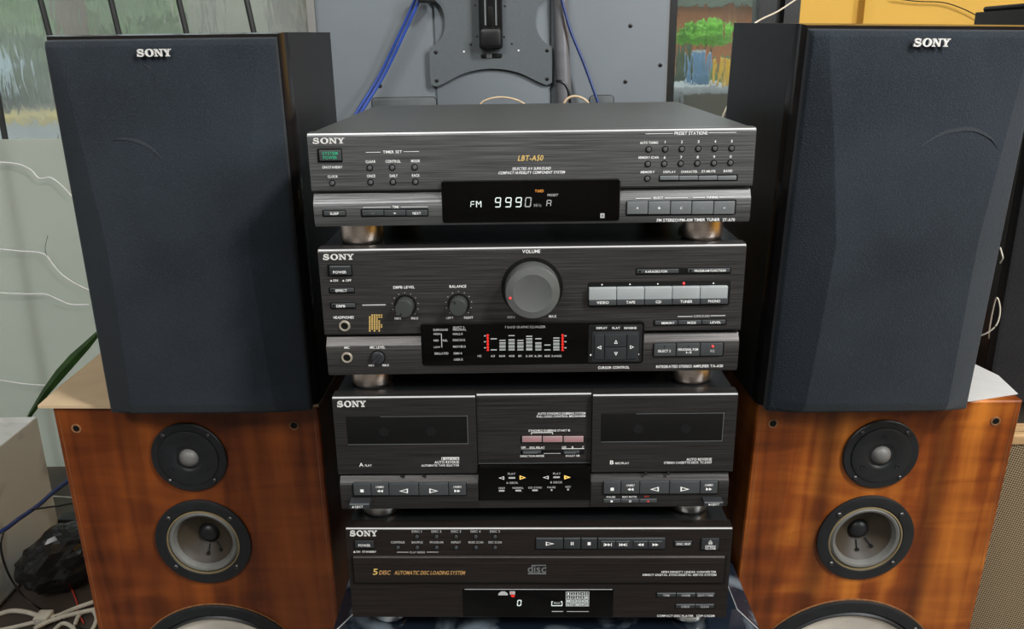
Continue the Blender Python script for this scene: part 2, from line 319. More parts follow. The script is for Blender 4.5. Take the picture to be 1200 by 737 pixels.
class Unit(Frame):
    def start(s, name, label, cat):
        s.root = empty(name, label, cat, s.mat()); s.tx = {}; return s
    def acc(s, mat): return s.tx.setdefault(mat, MB())
    def text(s, body, r, mat='white', y=0, italic=0, off=.00012):
        x0, x1, z0, z1 = s.rect(r, y); run = []; cur = 0
        for ch in body:
            if ch == ' ': cur += .30; continue
            run.append((cur, ch)); cur += GL[ch][2]+.085
        cur -= .085; cap = .73
        sx, sz = (x1-x0)/cur, (z1-z0)/cap
        zc0 = s.at(r[0], (r[1]+r[3])/2, y)[1]; zc1 = s.at(r[2], (r[1]+r[3])/2, y)[1]; sl = 0  # print runs level along the panel
        mb = s.acc(mat)
        for bx, ch in run:
            v, f, w = GL[ch]
            mb.add([(x0+(bx+a)*sx+italic*b*sz, y-off, z0+b*sz) for a, b in v], f)
    def line(s, p0, p1, w=.45, mat='white', y=0, off=.00012):
        a = s.at(*p0, y); b = s.at(*p1, y); h = w*.00036
        if abs(p1[0]-p0[0]) > abs(p1[1]-p0[1]):
            z = (a[1]+b[1])/2; s.quad(a[0], b[0], z-h, z+h, mat, y-off)
        else:
            x = (a[0]+b[0])/2; s.quad(x-h, x+h, min(a[1], b[1]), max(a[1], b[1]), mat, y-off)
    def quad(s, x0, x1, z0, z1, mat, y): s.acc(mat).box(x0, x1, y, y+.0001, z0, z1)
    def fill(s, r, mat, y=0, off=.00012):
        x0, x1, z0, z1 = s.rect(r, y); s.quad(x0, x1, z0, z1, mat, y-off)
    def tri(s, pts, mat, y=0, off=.00014, outline=0):
        q = [s.at(*p, y) for p in pts]; mb = s.acc(mat); n = len(q)
        if outline:
            cx = sum(a for a, b in q)/n; cz = sum(b for a, b in q)/n; k = 1-outline
            i_ = [(cx+(a-cx)*k, cz+(b-cz)*k) for a, b in q]
            mb.add([(a, y-off, b) for a, b in q+i_], [(j, (j+1) % n, n+(j+1) % n, n+j) for j in range(n)])
        else: mb.add([(a, y-off, b) for a, b in q], [tuple(range(n))])
    def flush(s):
        names = dict(white='lettering', grey_print='faint_lettering', gold_print='gold_lettering', amber_print='amber_lettering', green_print='green_lettering',
                     pink_print='pink_lettering', red_print='red_lettering', logo='maker_logo', lit_white='display_digits', lit_soft='display_glyphs', lit_dim='dim_display_glyphs',
                     lit_orange='orange_display_glyphs', lit_amber='amber_indicator', lit_red='red_indicator', lit_redbar='red_scale', recess='dark_marking', key_mid='mark_and_highlight', badge='maker_badge')  # key_mid holds real marks and also pale strips painted as edge highlights
        for k, mb in s.tx.items():
            o = mb.build(names.get(k, 'lettering'), M[k], s.root, smooth=False)
            if k not in ('logo', 'badge'): o['kind'] = 'stuff'
        s.tx = {}
    def key(s, r, y, proud, mat='key', parent=None, name='key', rr=.0004, bev=.0005, depth=.003):
        x0, x1, z0, z1 = s.rect(r, y-proud)
        return MB().rbox(x0, x1, z0, z1, y-proud, y+depth, rr, bev, 2).build(name, M[mat], parent or s.root)
    def plate(s, r, y, mat='recess', name='key_surround', rr=.0008, proud=.00025, depth=.002, bev=.0001):
        x0, x1, z0, z1 = s.rect(r, y)
        return MB().rbox(x0, x1, z0, z1, y-proud, y+depth, rr, bev, 3).build(name, M[mat], s.root)
    def round_button(s, p, rpx, y, mat='button', proud=.0014):
        x, z = s.at(*p, y); k = abs(s.at(p[0]+1, p[1], y)[0]-x); r = rpx*k
        b = MB().lathe_y(x, z, [(r*.74, y+.001), (r*.74, y-proud*.5), (r*.62, y-proud*.9), (r*.35, y-proud), (.00005, y-proud)], 14).build('button', M[mat], s.root)
        MB().lathe_y(x, z, [(r*1.12, y+.0005), (r*1.1, y-.0002), (r*.6, y-.0002)], 16).build('button_bezel', M['recess'], b)
        return b
    def logo(s, r, mat='logo', y=0, thick=.0006):
        """the maker's four wide slab-serif capitals"""
        X0, X1, Z0, Z1 = s.rect(r, y); mb = s.acc(mat); Wd, H = X1-X0, Z1-Z0
        def poly(q): # convex polygon in 0..1 units, extruded
            n = len(q); f = [(X0+a*Wd, y-thick, Z0+b*H) for a, b in q]; k = [(X0+a*Wd, y, Z0+b*H) for a, b in q]
            mb.loops([k, f], False, True)
        def rc(a, b, c, d): poly([(a, c), (b, c), (b, d), (a, d)])
        # S : thick spine drawn as a ribbon
        pts = []
        for i in range(25):
            t = i/24
            if t < .5: a = math.radians(35+ (255-20)*t*2); pts.append((.115+.068*math.cos(a), .735+.20*math.sin(a), a))
            else: a = math.radians(90-(t-.5)*2*(250-20)); pts.append((.115+.078*math.cos(a), .275+.21*math.sin(a), a))
        for i in range(24):
            (a, b, _), (c, d, _) = pts[i], pts[i+1]; dx, dz = (c-a)*Wd, (d-b)*H; l = math.hypot(dx, dz) or 1
            th = .105*H*(1.25 if 8 < i < 17 else .9); nx, nz = -dz/l*th/Wd*1.15, dx/l*th/H
            poly([(a-nx, b-nz), (c-nx, d-nz), (c+nx, d+nz), (a+nx, b+nz)])
        rc(.165, .195, .62, .98); rc(.015, .045, .02, .38)
        # O
        n = 28
        for i in range(n):
            a, b = 2*PI*i/n, 2*PI*(i+1)/n
            poly([(.375+.125*math.cos(a), .5+.53*math.sin(a)), (.375+.125*math.cos(b), .5+.53*math.sin(b)), (.375+.062*math.cos(b), .5+.40*math.sin(b)), (.375+.062*math.cos(a), .5+.40*math.sin(a))])
        # N
        rc(.545, .575, .05, .95); rc(.705, .735, .05, .95); poly([(.535, .97), (.60, .97), (.74, .0), (.69, .0)])
        rc(.515, .60, .86, 1); rc(.515, .61, 0, .13); rc(.67, .77, .86, 1)
        # Y
        poly([(.79, .97), (.855, .97), (.92, .45), (.86, .45)]); poly([(.945, .97), (.98, .97), (.92, .45), (.875, .45)]); rc(.862, .918, .05, .5)
        rc(.765, .87, .87, 1); rc(.915, 1, .87, 1); rc(.83, .95, 0, .13)

def component(name, label, cat, px, zt, zb, yo, yaw):
    u = Unit((px, yo, zb), Matrix.Rotation(yaw, 3, 'Z')).start(name, label, cat); u.h = zt-zb; return u
HW = .1775
def feet(u, pxs, fh, mat, r=.0185, yc=.034):
    for px, py in pxs:
        x, _ = u.at(px, py, yc)
        for y in (yc, .285):
            t = MB().lathe_z(x, y, [(r*.8, 0.0005), (r*.96, -.001), (r, -.003), (r, -fh+.003), (r*.97, -fh+.0012), (r*.9, -fh)]).build('foot', M[mat], u.root)
            MB().lathe_z(x, y, [(r*.86, .001), (r*.86, -.0012)]).build('foot_collar', M['recess'], t)
def cabinet(u, D, mat, zt, zb=0, hw=.1755):
    prof = [(.006, zb+.004), (D-.002, zb+.004), (D, zb+.006), (D, zt-.003), (D-.003, zt-.0004), (.006, zt-.0004)]
    MB().profile_x(-hw, hw, prof).build('cabinet', M[mat], u.root)
def upper_panel(u, zt, zm, mat, name='upper_panel', x0=-HW, x1=HW, yo=0):
    r = .0035; prof = [(.014, zt)]+[(r-r*math.sin(a)+yo, zt-r+r*math.cos(a)) for a in [k*PI/12 for k in range(7)]]+[(yo, zm+.0015), (yo+.0012, zm+.0002), (.014, zm)]
    o = MB().profile_x(x0, x1, prof).build(name, M[mat], u.root)
    a = PI/4; cy_, cz_ = r-r*math.sin(a)+yo, zt-r+r*math.cos(a); e = .0005
    MB().profile_x(x0+.0004, x1-.0004, [(cy_-e*.9-.0001, cz_-e*1.0-.0001), (cy_-.0003, cz_+.0003), (cy_+e*.9, cz_+e*.9), (cy_+.0012, cz_-.0008)]).build('highlight_edge', M['edge'], o, smooth=False)  # pale strip stands in for the light caught on the panel edge
    return o
def lower_panel(u, z1, z0, mat, x0=-HW+.0008, x1=HW-.0008, yf=-.002, ch=.0075, name='lower_panel'):
    prof = [(.014, z1), (.0035, z1), (yf+.0012, z1-ch*.75), (yf, z1-ch), (yf, z0+.004), (yf+.002, z0+.0006), (.006, z0), (.014, z0)]
    return MB().profile_x(x0, x1, prof).build(name, M[mat], u.root)

# ================================================================ TUNER
U = component('stereo_tuner', 'grey brushed metal radio tuner with the FM frequency lit, topmost of the four stacked units', 'tuner', -.00145, .45555, .37996, 0, .0003)
zt = U.h; zm = .40888-.37996
cabinet(U, .336, 'case_tuner', zt)
upper_panel(U, zt, zm, 'panel_tuner'); lower_panel(U, zm-.0022, 0, 'panel_tuner')
feet(U, [(424.3, 274), (821, 270)], .01902, 'foot')
LY = -.002
U.logo((366, 161.5, 403.8, 168.3))
U.plate((371.9, 173.8, 401.2, 190.4), 0); U.key((374, 176, 399.3, 188.4), 0, .0022, 'key', name='power_key')
U.text('SYSTEM', (377.8, 177.6, 395.6, 181.5), 'green_print', -.0022); U.text('POWER', (378.7, 182.7, 395.1, 186.4), 'green_print', -.0022)
U.text('ON/STANDBY', (377.5, 194.3, 401.2, 197.3)); U.text('CLOCK', (384.1, 205.3, 396, 208.2)); U.round_button((389.4, 214.5), 3.5, 0)
U.line((428.7, 178.5), (446, 178.3)); U.text('TIMER SET', (448.7, 176.2, 471.1, 179.5)); U.line((473, 177.8), (491, 177.4))
for s, r in (('CLEAR', (428.4, 187.7, 440.1, 190.8)), ('CONTROL', (451.8, 187.3, 469.4, 190.6)), ('MODE', (481.8, 186.9, 492, 190.1)), ('ONCE', (430, 204.5, 439.8, 207.7)), ('DAILY', (456.7, 204.2, 466, 207.4)), ('BACK', (482.7, 203.8, 492, 207))):
    U.text(s, r)
for p in ((433.3, 196.7), (459.6, 196.3), (485.9, 196), (434.3, 213.6), (460.6, 213.3), (486.9, 213)): U.round_button(p, 3.6, 0)
U.plate((377.8, 245.7, 405.8, 254.1), LY); U.key((379.3, 247.2, 404.4, 252.6), LY, .0012, 'key'); U.text('SLEEP', (386.8, 248.6, 397, 251.6), y=LY-.0012)
U.plate((422.8, 244.5, 502.2, 254), LY)
for a, b, s in ((424.3, 449.3, '-'), (450.1, 475.2, '+'), (476, 500.8, 'NEXT')):
    U.key((a, 246.2, b, 252.7), LY, .0012, 'key')
    U.text(s, ((a+b)/2-len(s)*2.4/2-(.6 if len(s) == 1 else 0), 248.3 if s != '-' else 249.6, (a+b)/2+len(s)*2.4/2+(.6 if len(s) == 1 else 0), 251.3 if s != '-' else 250.3), y=LY-.0012)
U.text('TIME', (459.9, 240.9, 467.3, 243.9), y=LY); U.line((425.7, 243), (457.5, 242.7), y=LY); U.line((469.7, 242.6), (501.5, 242.2), y=LY)
U.text('LBT-A50', (606.8, 181.6, 636, 188.2), 'gold_print', italic=.2)
U.text('SELECTED AV SURROUND', (600.1, 195.7, 645.2, 198.9), italic=.2); U.text('COMPACT HI-FIDELITY COMPONENT SYSTEM', (583.8, 200.3, 661.7, 203.7), italic=.2)
def window(u, r, y, mat='glass', name='display_window', rr=.0016, depth=.006, proud=.0008):
    x0, x1, z0, z1 = u.rect(r, y)
    o = MB().rbox(x0, x1, z0, z1, y-proud, y+depth, rr, .0004, 4).build(name, M[mat], u.root)
    MB().rbox(x0-.0007, x1+.0007, z0-.0007, z1+.0007, y-.0003, y+depth, rr+.0007, .0004, 4).build('window_frame', M['recess'], o)
    return o
window(U, (518.6, 211.8, 725.6, 259.2), LY)
DY = LY-.0008
# seven segment figures drawn as slanted bars
SEG = {'9': 'abcdfg', '0': 'abcdef', 'F': 'aefg', 'A': 'abcefg', 'R': 'abcefg'}
def seven(u, ch, r, mat, y, w=.16, sl=.10):
    x0, x1, z0, z1 = u.rect(r, y); W_, H_ = x1-x0, z1-z0; t = W_*w
    def bar(ax, az, bx, bz, hor):
        h = t/2; q = [(ax, az-h), (bx, bz-h), (bx, bz+h), (ax, az+h)] if hor else [(ax-h, az), (ax+h, az), (bx+h, bz), (bx-h, bz)]
        u.acc(mat).add([(x0+a+sl*b, y-.0001, z0+b) for a, b in q], [(0, 1, 2, 3)])
    g = t*.7; S = SEG[ch]
    if 'a' in S: bar(g, H_-t/2, W_-g, H_-t/2, 1)
    if 'g' in S: bar(g, H_/2, W_-g, H_/2, 1)
    if 'd' in S: bar(g, t/2, W_-g, t/2, 1)
    if 'f' in S: bar(t/2, H_/2+g*.5, t/2, H_-g, 0)
    if 'b' in S: bar(W_-t/2, H_/2+g*.5, W_-t/2, H_-g, 0)
    if 'e' in S: bar(t/2, g, t/2, H_/2-g*.5, 0)
    if 'c' in S: bar(W_-t/2, g, W_-t/2, H_/2-g*.5, 0)
seven(U, 'F', (551, 235.7, 556, 243), 'lit_white', DY)
U.line((558.4, 235.7), (558.4, 242.9), 1, 'lit_white', DY); U.line((563.6, 235.7), (563.6, 242.9), 1, 'lit_white', DY); U.tri(((558.3, 235.6), (559.3, 235.6), (561.3, 239.6), (560.6, 239.6)), 'lit_white', DY); U.tri(((562.7, 235.6), (563.7, 235.6), (561.4, 239.6), (560.7, 239.6)), 'lit_white', DY)
for ch, r, m_ in (('9', (579.4, 231.3, 586.4, 243), 'lit_white'), ('9', (591.5, 231.2, 598.7, 242.9), 'lit_white'), ('9', (603.5, 231.1, 610.7, 242.8), 'lit_white'), ('0', (614.6, 231, 622, 242.7), 'lit_soft')):
    seven(U, ch, r, m_, DY)
U.text('MHz', (625.6, 238.4, 634.6, 242.2), 'lit_dim', DY); seven(U, 'R', (640, 234.2, 645.6, 242), 'lit_soft', DY)
U.text('PRESET', (641.3, 227, 653.8, 229.9), 'lit_soft', DY, italic=.2); U.text('TUNED', (626.9, 222, 637.1, 225.2), 'lit_orange', DY)
U.fill((703.4, 249.9, 708.4, 255.4), 'lit_soft', DY); U.text('H', (704.9, 251.3, 706.9, 254), 'recess', DY, off=.0003)
U.line((756.5, 156.8), (788.8, 156.4)); U.text('PRESET STATIONS', (790.4, 154, 829, 157.8)); U.line((830.2, 155.6), (862.9, 155.1))
for p in ((760.1, 175), (779.5, 174.8), (798.9, 174.6), (818.2, 174.3), (837.6, 174), (857.3, 173.8), (759.1, 192.2), (778.3, 191.9), (797.7, 191.7), (817.1, 191.5), (836.5, 191.1), (855.9, 190.6), (758.5, 209.2)):
    U.round_button(p, 3.6, 0)
U.text('AUTO TUNING', (750, 165.6, 771.3, 168.6)); U.text('MEMORY SCAN', (748.3, 183, 771.7, 185.9)); U.text('MEMORY', (750.8, 200, 767.1, 203))
for k, (a, b, c_, d) in enumerate(((779.5, 166.2, 778.9, 184.3), (799, 166, 798.3, 184.1), (818.6, 165.8, 817.6, 183.9), (838.2, 165.6, 836.9, 183.7), (857.6, 165.2, 856.3, 183.3))):
    w1_ = .35 if k == 0 else 1
    U.text(str(k+1), (a-w1_, b-1.6, a+w1_, b+1.6)); U.text('67890'[k], (c_-1.1, d-1.6, c_+1.1, d+1.6))
for s, r in (('DISPLAY', (777.4, 199.9, 791.9, 202.6)), ('CHARACTER', (798, 199.6, 817.1, 202.4)), ('ST-MUTE', (822.1, 199.2, 838.3, 202)), ('BAND', (848, 198.7, 858.1, 201.6))): U.text(s, r)
U.plate((772, 204.6, 864.8, 212.4), 0)
for k in range(4): U.key((773.4+k*22.6, 206, 773.4+k*22.6+21.9, 211), 0, .0012, 'key_mid')
U.plate((733.4, 234.4, 862.6, 252.6), LY, rr=.0015)
for (a, b), s in zip(((735, 759.2), (760, 785.3), (786.2, 810.2), (811.1, 836), (836.9, 861)), 'ABC-+'):
    U.key((a, 236, b, 251), LY, .0016, 'key_mid', bev=.0006); c_ = (a+b)/2
    U.text(s, (c_-1.3, 242.3 if s != '-' else 243.4, c_+1.3, 245 if s != '-' else 244.2), y=LY-.0016)
U.line((745, 232.4), (763, 232.2), y=LY, w=.5); U.text('SELECT', (765.5, 230.5, 777, 233), y=LY); U.line((779, 232), (806, 231.6), y=LY, w=.5)
U.line((812, 231.4), (826, 231.2), y=LY, w=.5); U.text('TUNING', (828, 229.7, 841, 232.3), y=LY); U.line((843, 231), (860, 230.7), y=LY, w=.5)
U.text('FM STEREO/FM-AM TIMER TUNER', (769.8, 255.8, 843.5, 259.4), y=LY); U.text('ST-A70', (847, 255.6, 861.1, 259.2), y=LY)
U.flush()

# ================================================================ AMPLIFIER
U = component('integrated_amplifier', 'dark brushed metal stereo amplifier with a big round volume knob, second unit from the top', 'amplifier', -.00135, .36096, .24852, .0031, .0063)
zt = U.h; zm = .28514-.24852
cabinet(U, .33, 'case', zt); upper_panel(U, zt, zm, 'panel_amp'); lower_panel(U, zm-.0024, 0, 'panel_amp')
feet(U, [(436.7, 446), (808, 442)], .0199, 'foot')
U.logo((378, 297.7, 414.7, 304.3))
U.plate((383.8, 309.8, 413.1, 323.8), 0); U.key((386, 311.8, 411, 322.4), 0, .003, 'key_dark', name='power_key'); U.text('POWER', (390.3, 317.2, 405.9, 320.4), y=-.003)
U.fill((387, 312, 410, 312.9), 'key_mid', -.003)
U.tri(((386.8, 329.8), (389.4, 329.8), (388.1, 327.6)), 'white'); U.text('ON', (390.4, 327.2, 396, 330)); U.tri(((401, 329.7), (403.6, 329.7), (402.3, 327.5)), 'white'); U.text('OFF', (405, 327.1, 411.6, 329.9))
for r, s, t in (((385.2, 336.2, 415.9, 343.9), 'EFFECT', (393.4, 338.9, 406.6, 342)), ((386.8, 354.3, 417.3, 362.1), 'DBFB', (394.3, 357, 404.5, 360.1))):
    U.plate(r, 0); U.key((r[0]+1.6, r[1]+1.6, r[2]-1.4, r[3]-1.6), 0, .0015, 'key'); U.text(s, t, y=-.0015); U.fill((r[0]+3, (r[1]+r[3])/2-1.3, r[0]+5.4, (r[1]+r[3])/2+1.2), 'recess', -.0015)
U.line((424.5, 357.4), (452, 357.2), 1.4, 'grey_print')
U.text('HEADPHONES', (390.9, 370.2, 414.7, 373.4))
def jack(u, p, rp, y):
    x, z = u.at(*p, y); k = abs(u.at(p[0]+1, p[1], y)[0]-x); r = rp*k
    j = MB().lathe_y(x, z, [(r, y+.001), (r, y-.0006), (r*.9, y-.0014), (r*.68, y-.0014), (r*.62, y-.0004)], 24).build('headphone_jack', M['ring'], u.root)
    MB().lathe_y(x, z, [(r*.62, y), (r*.62, y-.0006), (.0001, y-.0006)], 20).build('jack_hole', M['recess'], j)
jack(U, (403.9, 381.8), 6.7, 0)
rows = ['.#####', '######', '####..', '#####.', '#####.', '######', '######', '#####.', '#.#.#.']
for j, rw in enumerate(rows):
    for i, ch in enumerate(rw):
        if ch == '#':
            x, y = 433.4+i*2.75, 369.2+j*2.3; U.fill((x-.9, y-.75, x+.9, y+.75), 'gold_print')
def rotary(u, p, rp, y, length, mat, pointer, ticks=True, rec=1.22):
    x, z = u.at(*p, y); k = abs(u.at(p[0]+1, p[1], y)[0]-x); r = rp*k
    o = MB().lathe_y(x, z, [(r*1.02, y), (r, y-length*.6), (r*.985, y-length*.9), (r*.92, y-length), (r*.5, y-length-.0002), (.0001, y-length-.0002)], 36).build('knob', M[mat], u.root)
    MB().lathe_y(x, z, [(r*rec, y+.001), (r*rec, y-.0003), (r*.9, y-.0003)], 36).build('knob_recess', M['recess'], o)
    a = math.radians(pointer); ca, sa = math.cos(a), math.sin(a); mb = MB(); h = r*.05
    q = [(r*.55, -h), (r*.92, -h), (r*.92, h), (r*.55, h)]
    mb.add([(x+u_*ca-v_*sa, y-length-.0005, z+u_*sa+v_*ca) for u_, v_ in q], [(0, 1, 2, 3)]); mb.build('pointer', M['recess'], o, smooth=False)
    if ticks:
        for i in range(11):
            t = math.radians(225-27*i); rx = 15.3*k
            u.quad(x+rx*math.cos(t)-.00025, x+rx*math.cos(t)+.00025, z+rx*math.sin(t)-.00025, z+rx*math.sin(t)+.00025, 'white', y-.00012)
    return x, z, r
rotary(U, (475, 357.8), 10.5, 0, .011, 'knob', 240, rec=1.25); rotary(U, (537.6, 356.3), 10.3, 0, .011, 'knob', 118, rec=1.25)
U.text('DBFB LEVEL', (460.9, 334.8, 486, 338)); U.text('BALANCE', (526.7, 333.8, 546.4, 337)); U.text('MIN', (462.5, 371.6, 469.6, 374.4)); U.text('MAX', (482, 371.3, 490.3, 374.2))
U.text('LEFT', (522.8, 371.1, 531.3, 373.7)); U.text('RIGHT', (543.9, 370.6, 554.5, 373.4))
U.text('VOLUME', (612, 292.4, 633.1, 296.4)); U.text('MIN', (594.7, 369.9, 603, 373.1), 'grey_print'); U.text('MAX', (643.2, 368.8, 652.2, 372.1))
# volume knob
x, z = U.at(623.5, 337, 0); kpx = abs(U.at(624.5, 337, 0)[0]-x); r = 32.2*kpx*.985
vk = MB().lathe_y(x, z, [(r*1.0, .001), (r*1.0, -.012), (r*.99, -.0145)], 64).build('volume_knob', M['knob_rim'], U.root)
MB().lathe_y(x, z, [(r*.995, -.0144), (r*.96, -.0162), (r*.70, -.0176), (r*.68, -.0174)], 64).build('knob_cap_ring', M['knob_rim'], vk)
MB().lathe_y(x, z, [(r*.69, -.0172), (r*.66, -.0174), (r*.3, -.0171), (.0001, -.0170)], 48).build('knob_cap', M['knob'], vk)
MB().lathe_y(x, z, [(r*1.145, .001), (r*1.145, -.0004), (r*.95, -.0004)], 64).build('knob_recess', M['recess'], vk)
lx, lz = U.at(598, 349.2, -.017); MB().lathe_y(lx, lz, [(.0009, -.0165), (.0009, -.0176), (.0004, -.0179)], 12).build('indicator_lamp', M['lit_red'], vk)
# selectors on the right
U.plate((745, 313.3, 857, 321.6), 0, rr=.0012); U.key((746.6, 315.6, 795.4, 320.2), 0, .0014, 'key'); U.key((806, 314.6, 855.6, 319.2), 0, .0014, 'key')
U.text('KARAOKE PON', (756.5, 316.6, 781.7, 319.4), y=-.0014); U.text('PROGRAM FUNCTION', (814, 315.6, 850.4, 318.4), y=-.0014); U.fill((748.5, 317, 751, 319.5), 'recess', -.0014); U.fill((808, 316, 810.5, 318.5), 'recess', -.0014)
U.plate((688.6, 329.4, 855.6, 358.9), 0, rr=.0022)
for k, s in enumerate(('VIDEO', 'TAPE', 'CD', 'TUNER', 'PHONO')):
    a = 690.4+k*32.65; b = a+31.9; dy = -.42*k
    U.key((a, 337.7+dy, b, 351.7+dy), 0, .0045, 'key_light', rr=.0003); U.key((a, 351.9+dy, b, 357.9+dy), 0, .0042, 'key', name='key_front', rr=.0003)
    c_ = (a+b)/2; w = {5: 7, 4: 5.2, 2: 3.2}[len(s)]
    U.text(s, (c_-w, 352.8+dy, c_+w, 356+dy), y=-.0042)
    if k == 3:
        lx, lz = U.at(c_-3.1, 331.7, 0); MB().lathe_y(lx, lz, [(.0009, 0), (.0009, -.0012), (.0004, -.0016)], 12).build('indicator_lamp', M['lit_red'], U.root)
    else: U.fill((c_-1.5, 332.8+dy, c_-.1, 334.2+dy), 'white', -.0004)
U.line((794.2, 371), (811.6, 370.6), 1.1, 'grey_print'); U.text('SURROUND', (812.8, 368.9, 831.7, 371.6), 'grey_print'); U.line((832.6, 370), (850, 369.6), 1.1, 'grey_print')
U.plate((765.6, 374.2, 851.7, 381.3), 0, rr=.001)
for a, b, s, d in ((767.6, 794, 'MEMORY', 0), (795, 822, 'MODE', -.4), (823, 850.2, 'LEVEL', -.8)):
    U.key((a, 376+d, b, 380.6+d), 0, .0015, 'key'); c_ = (a+b)/2+2; w = len(s)*1.25; U.text(s, (c_-w, 377+d, c_+w, 379.8+d), y=-.0015)
# lower band
U.text('MIC', (403.5, 405.8, 409.6, 408.6), y=LY); jack(U, (406.6, 418.9), 6.7, LY)
U.text('MIC LEVEL', (433.6, 405.2, 451.3, 408.4), y=LY); x, z, r = rotary(U, (442.8, 418.6), 7.6, LY, .003, 'key_dark', 45, ticks=False, rec=1.18)
mb = MB(); q = [(-r*.95, -r*.16), (r*.95, -r*.16), (r*.95, r*.16), (-r*.95, r*.16)]
mb.loops([[(x+(a-b)*.707, yy, z+(a+b)*.707) for a, b in q] for yy in (LY-.003, LY-.0048)]); mb.build('knob_grip', M['key_dark'], U.root, smooth=False)
U.text('MIN', (432, 426.7, 438.1, 429.4), y=LY); U.text('MAX', (448.3, 426.4, 456, 429.2), y=LY)
window(U, (494.4, 378.8, 753.6, 426.4), LY, rr=.0022); DY = LY-.0008
U.plate((689.4, 380.2, 752.4, 424.2), DY, 'black', 'cursor_panel', rr=.002, proud=.0004)
tx = lambda s, r, m='grey_print': U.text(s, r, m, DY)
tx('SURROUND', (507.6, 385, 524.9, 387.6)); tx('SELECT 2-', (530.8, 382.3, 545, 384.6)); tx('PERSONAL', (530.8, 384.9, 546.4, 387.4)); tx('HIGH', (508.2, 390, 516, 392.4)); tx('MID', (508.2, 397.6, 514, 400)); tx('REL', (518.8, 397.5, 524.6, 400))
tx('LOW', (508.5, 405.4, 516, 407.7)); tx('SIMULATED', (509, 412.7, 525.5, 415.4)); tx('HALL/1', (530.8, 389.8, 542, 392.4)); tx('DISCO/2', (530.8, 397, 545, 399.6)); tx('MOVIE/3', (531, 404.7, 545.6, 407.3)); tx('SIM/4', (531.6, 412.6, 541.4, 415.2)); tx('USER/5', (532, 419.8, 542.4, 422.4))
U.line((517.5, 390.8), (517.5, 407), .9, 'grey_print', DY)
tx('7 BAND GRAPHIC EQUALIZER', (591.7, 381.6, 639.2, 384.4))
for x0, tk in ((571.6, -1), (659.3, 1)):
    U.fill((x0-.9, 391.4, x0+.9, 410.6), 'lit_redbar', DY)
    for q in range(6): U.fill((x0-1.6, 392+q*3.6, x0+1.6, 393+q*3.6), 'lit_redbar', DY, off=.0002)
    for q in (393.5, 400.4, 407.5): U.fill((x0+tk*2.2-.2, q-.6, x0+tk*4.4+.2, q+.6) if tk > 0 else (x0-4.4, q-.6, x0-2.2, q+.6), 'lit_soft', DY)
for i, (cx, top, full) in enumerate(((578.6, 397, 0), (588.9, 398.8, 1), (599.5, 393.2, 2), (609.9, 398.8, 3), (620.2, 394, 1), (630.9, 396.9, 2), (641.5, 404.2, 0), (652, 396, 4))):
    w = 3.6; bot = 410
    U.fill((cx-w, top-.6, cx+w, top+.6), 'lit_soft', DY); U.fill((cx-w, bot-.7, cx+w, bot+.5), 'lit_soft', DY)
    if full:
        y = top+2.2+(2 if full in (2,) else 0); k = 0
        while y < bot-1:
            U.fill((cx-w, y, cx+w, y+1.5), 'lit_dim' if k % 2 else 'lit_soft', DY); y += 2.0; k += 1
for s, cx in (('HZ', 562), ('63', 577.6), ('160', 588.5), ('400', 599.5), ('1K', 609.8), ('2.5K', 620.5), ('6.3K', 631), ('16K', 641.7), ('RANGE', 652.4)):
    w = len(s)*1.15; tx(s, (cx-w, 415.8, cx+w, 418.2))
CYP = DY-.0004
for s, a, b in (('DISPLAY', 698.4, 711.8), ('FLAT', 717, 726.8), ('REVERSE', 731, 746.4)):
    U.key((a-1, 382, b+1, 386.2), CYP, .0006, 'key_dark', rr=.0002, bev=.0002); U.text(s, (a+.6, 383, b-.4, 385.5), y=CYP-.0006)
U.plate((694, 388.6, 748.4, 423), CYP, 'key_dark', 'cursor_bezel', rr=.001, proud=.0006)
for r, t in (((696.8, 392.3, 708, 421.4), ((699.6, 407.2), (704.6, 404.8), (704.6, 409.4))), ((708.9, 392, 734, 406.6), ((719.6, 402.6), (724, 402.6), (721.8, 398.2))), ((708.9, 407.6, 734, 421.6), ((719.6, 412.6), (724, 412.6), (721.8, 416.6))), ((734.9, 391.7, 746.4, 420.8), ((743, 406.6), (738.2, 404.4), (738.2, 408.9)))):
    U.key(r, CYP-.0006, .0012, 'key_dark', rr=.0004); U.tri(t, 'white', CYP-.0018, outline=.45)
U.fill((691.4, 415, 693, 416.8), 'white', CYP); U.fill((747.8, 414.4, 749, 415.8), 'white', CYP)
U.text('CURSOR CONTROL', (700.8, 428.9, 737.5, 432), y=LY)
U.plate((765, 401.4, 848.5, 418), LY, rr=.0015)
for a, b, d in ((766.6, 792, 0), (792.9, 820.1, -.3), (821, 847, -.6)): U.key((a, 403+d, b, 417.4+d), LY, .0018, 'key', rr=.0006)
KY = LY-.0018
U.text('SELECT 2', (771, 409.7, 786, 412.6), y=KY); U.text('PERSONAL PGM', (794.6, 408, 818, 410.8), y=KY); U.text('1-5', (804, 411.6, 810.5, 414), y=KY); U.text('EQ', (832.5, 409.6, 837.2, 412.4), 'grey_print', y=KY)
U.fill((778.2, 405.6, 779.6, 407), 'recess', KY); U.fill((806, 405, 807.4, 406.4), 'recess', KY)
lx, lz = U.at(835.2, 405.7, KY); MB().lathe_y(lx, lz, [(.0009, KY+.001), (.0009, KY-.0006), (.0004, KY-.001)], 12).build('indicator_lamp', M['lit_red'], U.root)
U.text('INTEGRATED STEREO AMPLIFIER TA-A50', (768.9, 427.4, 847.1, 430.6), y=LY)
U.flush()

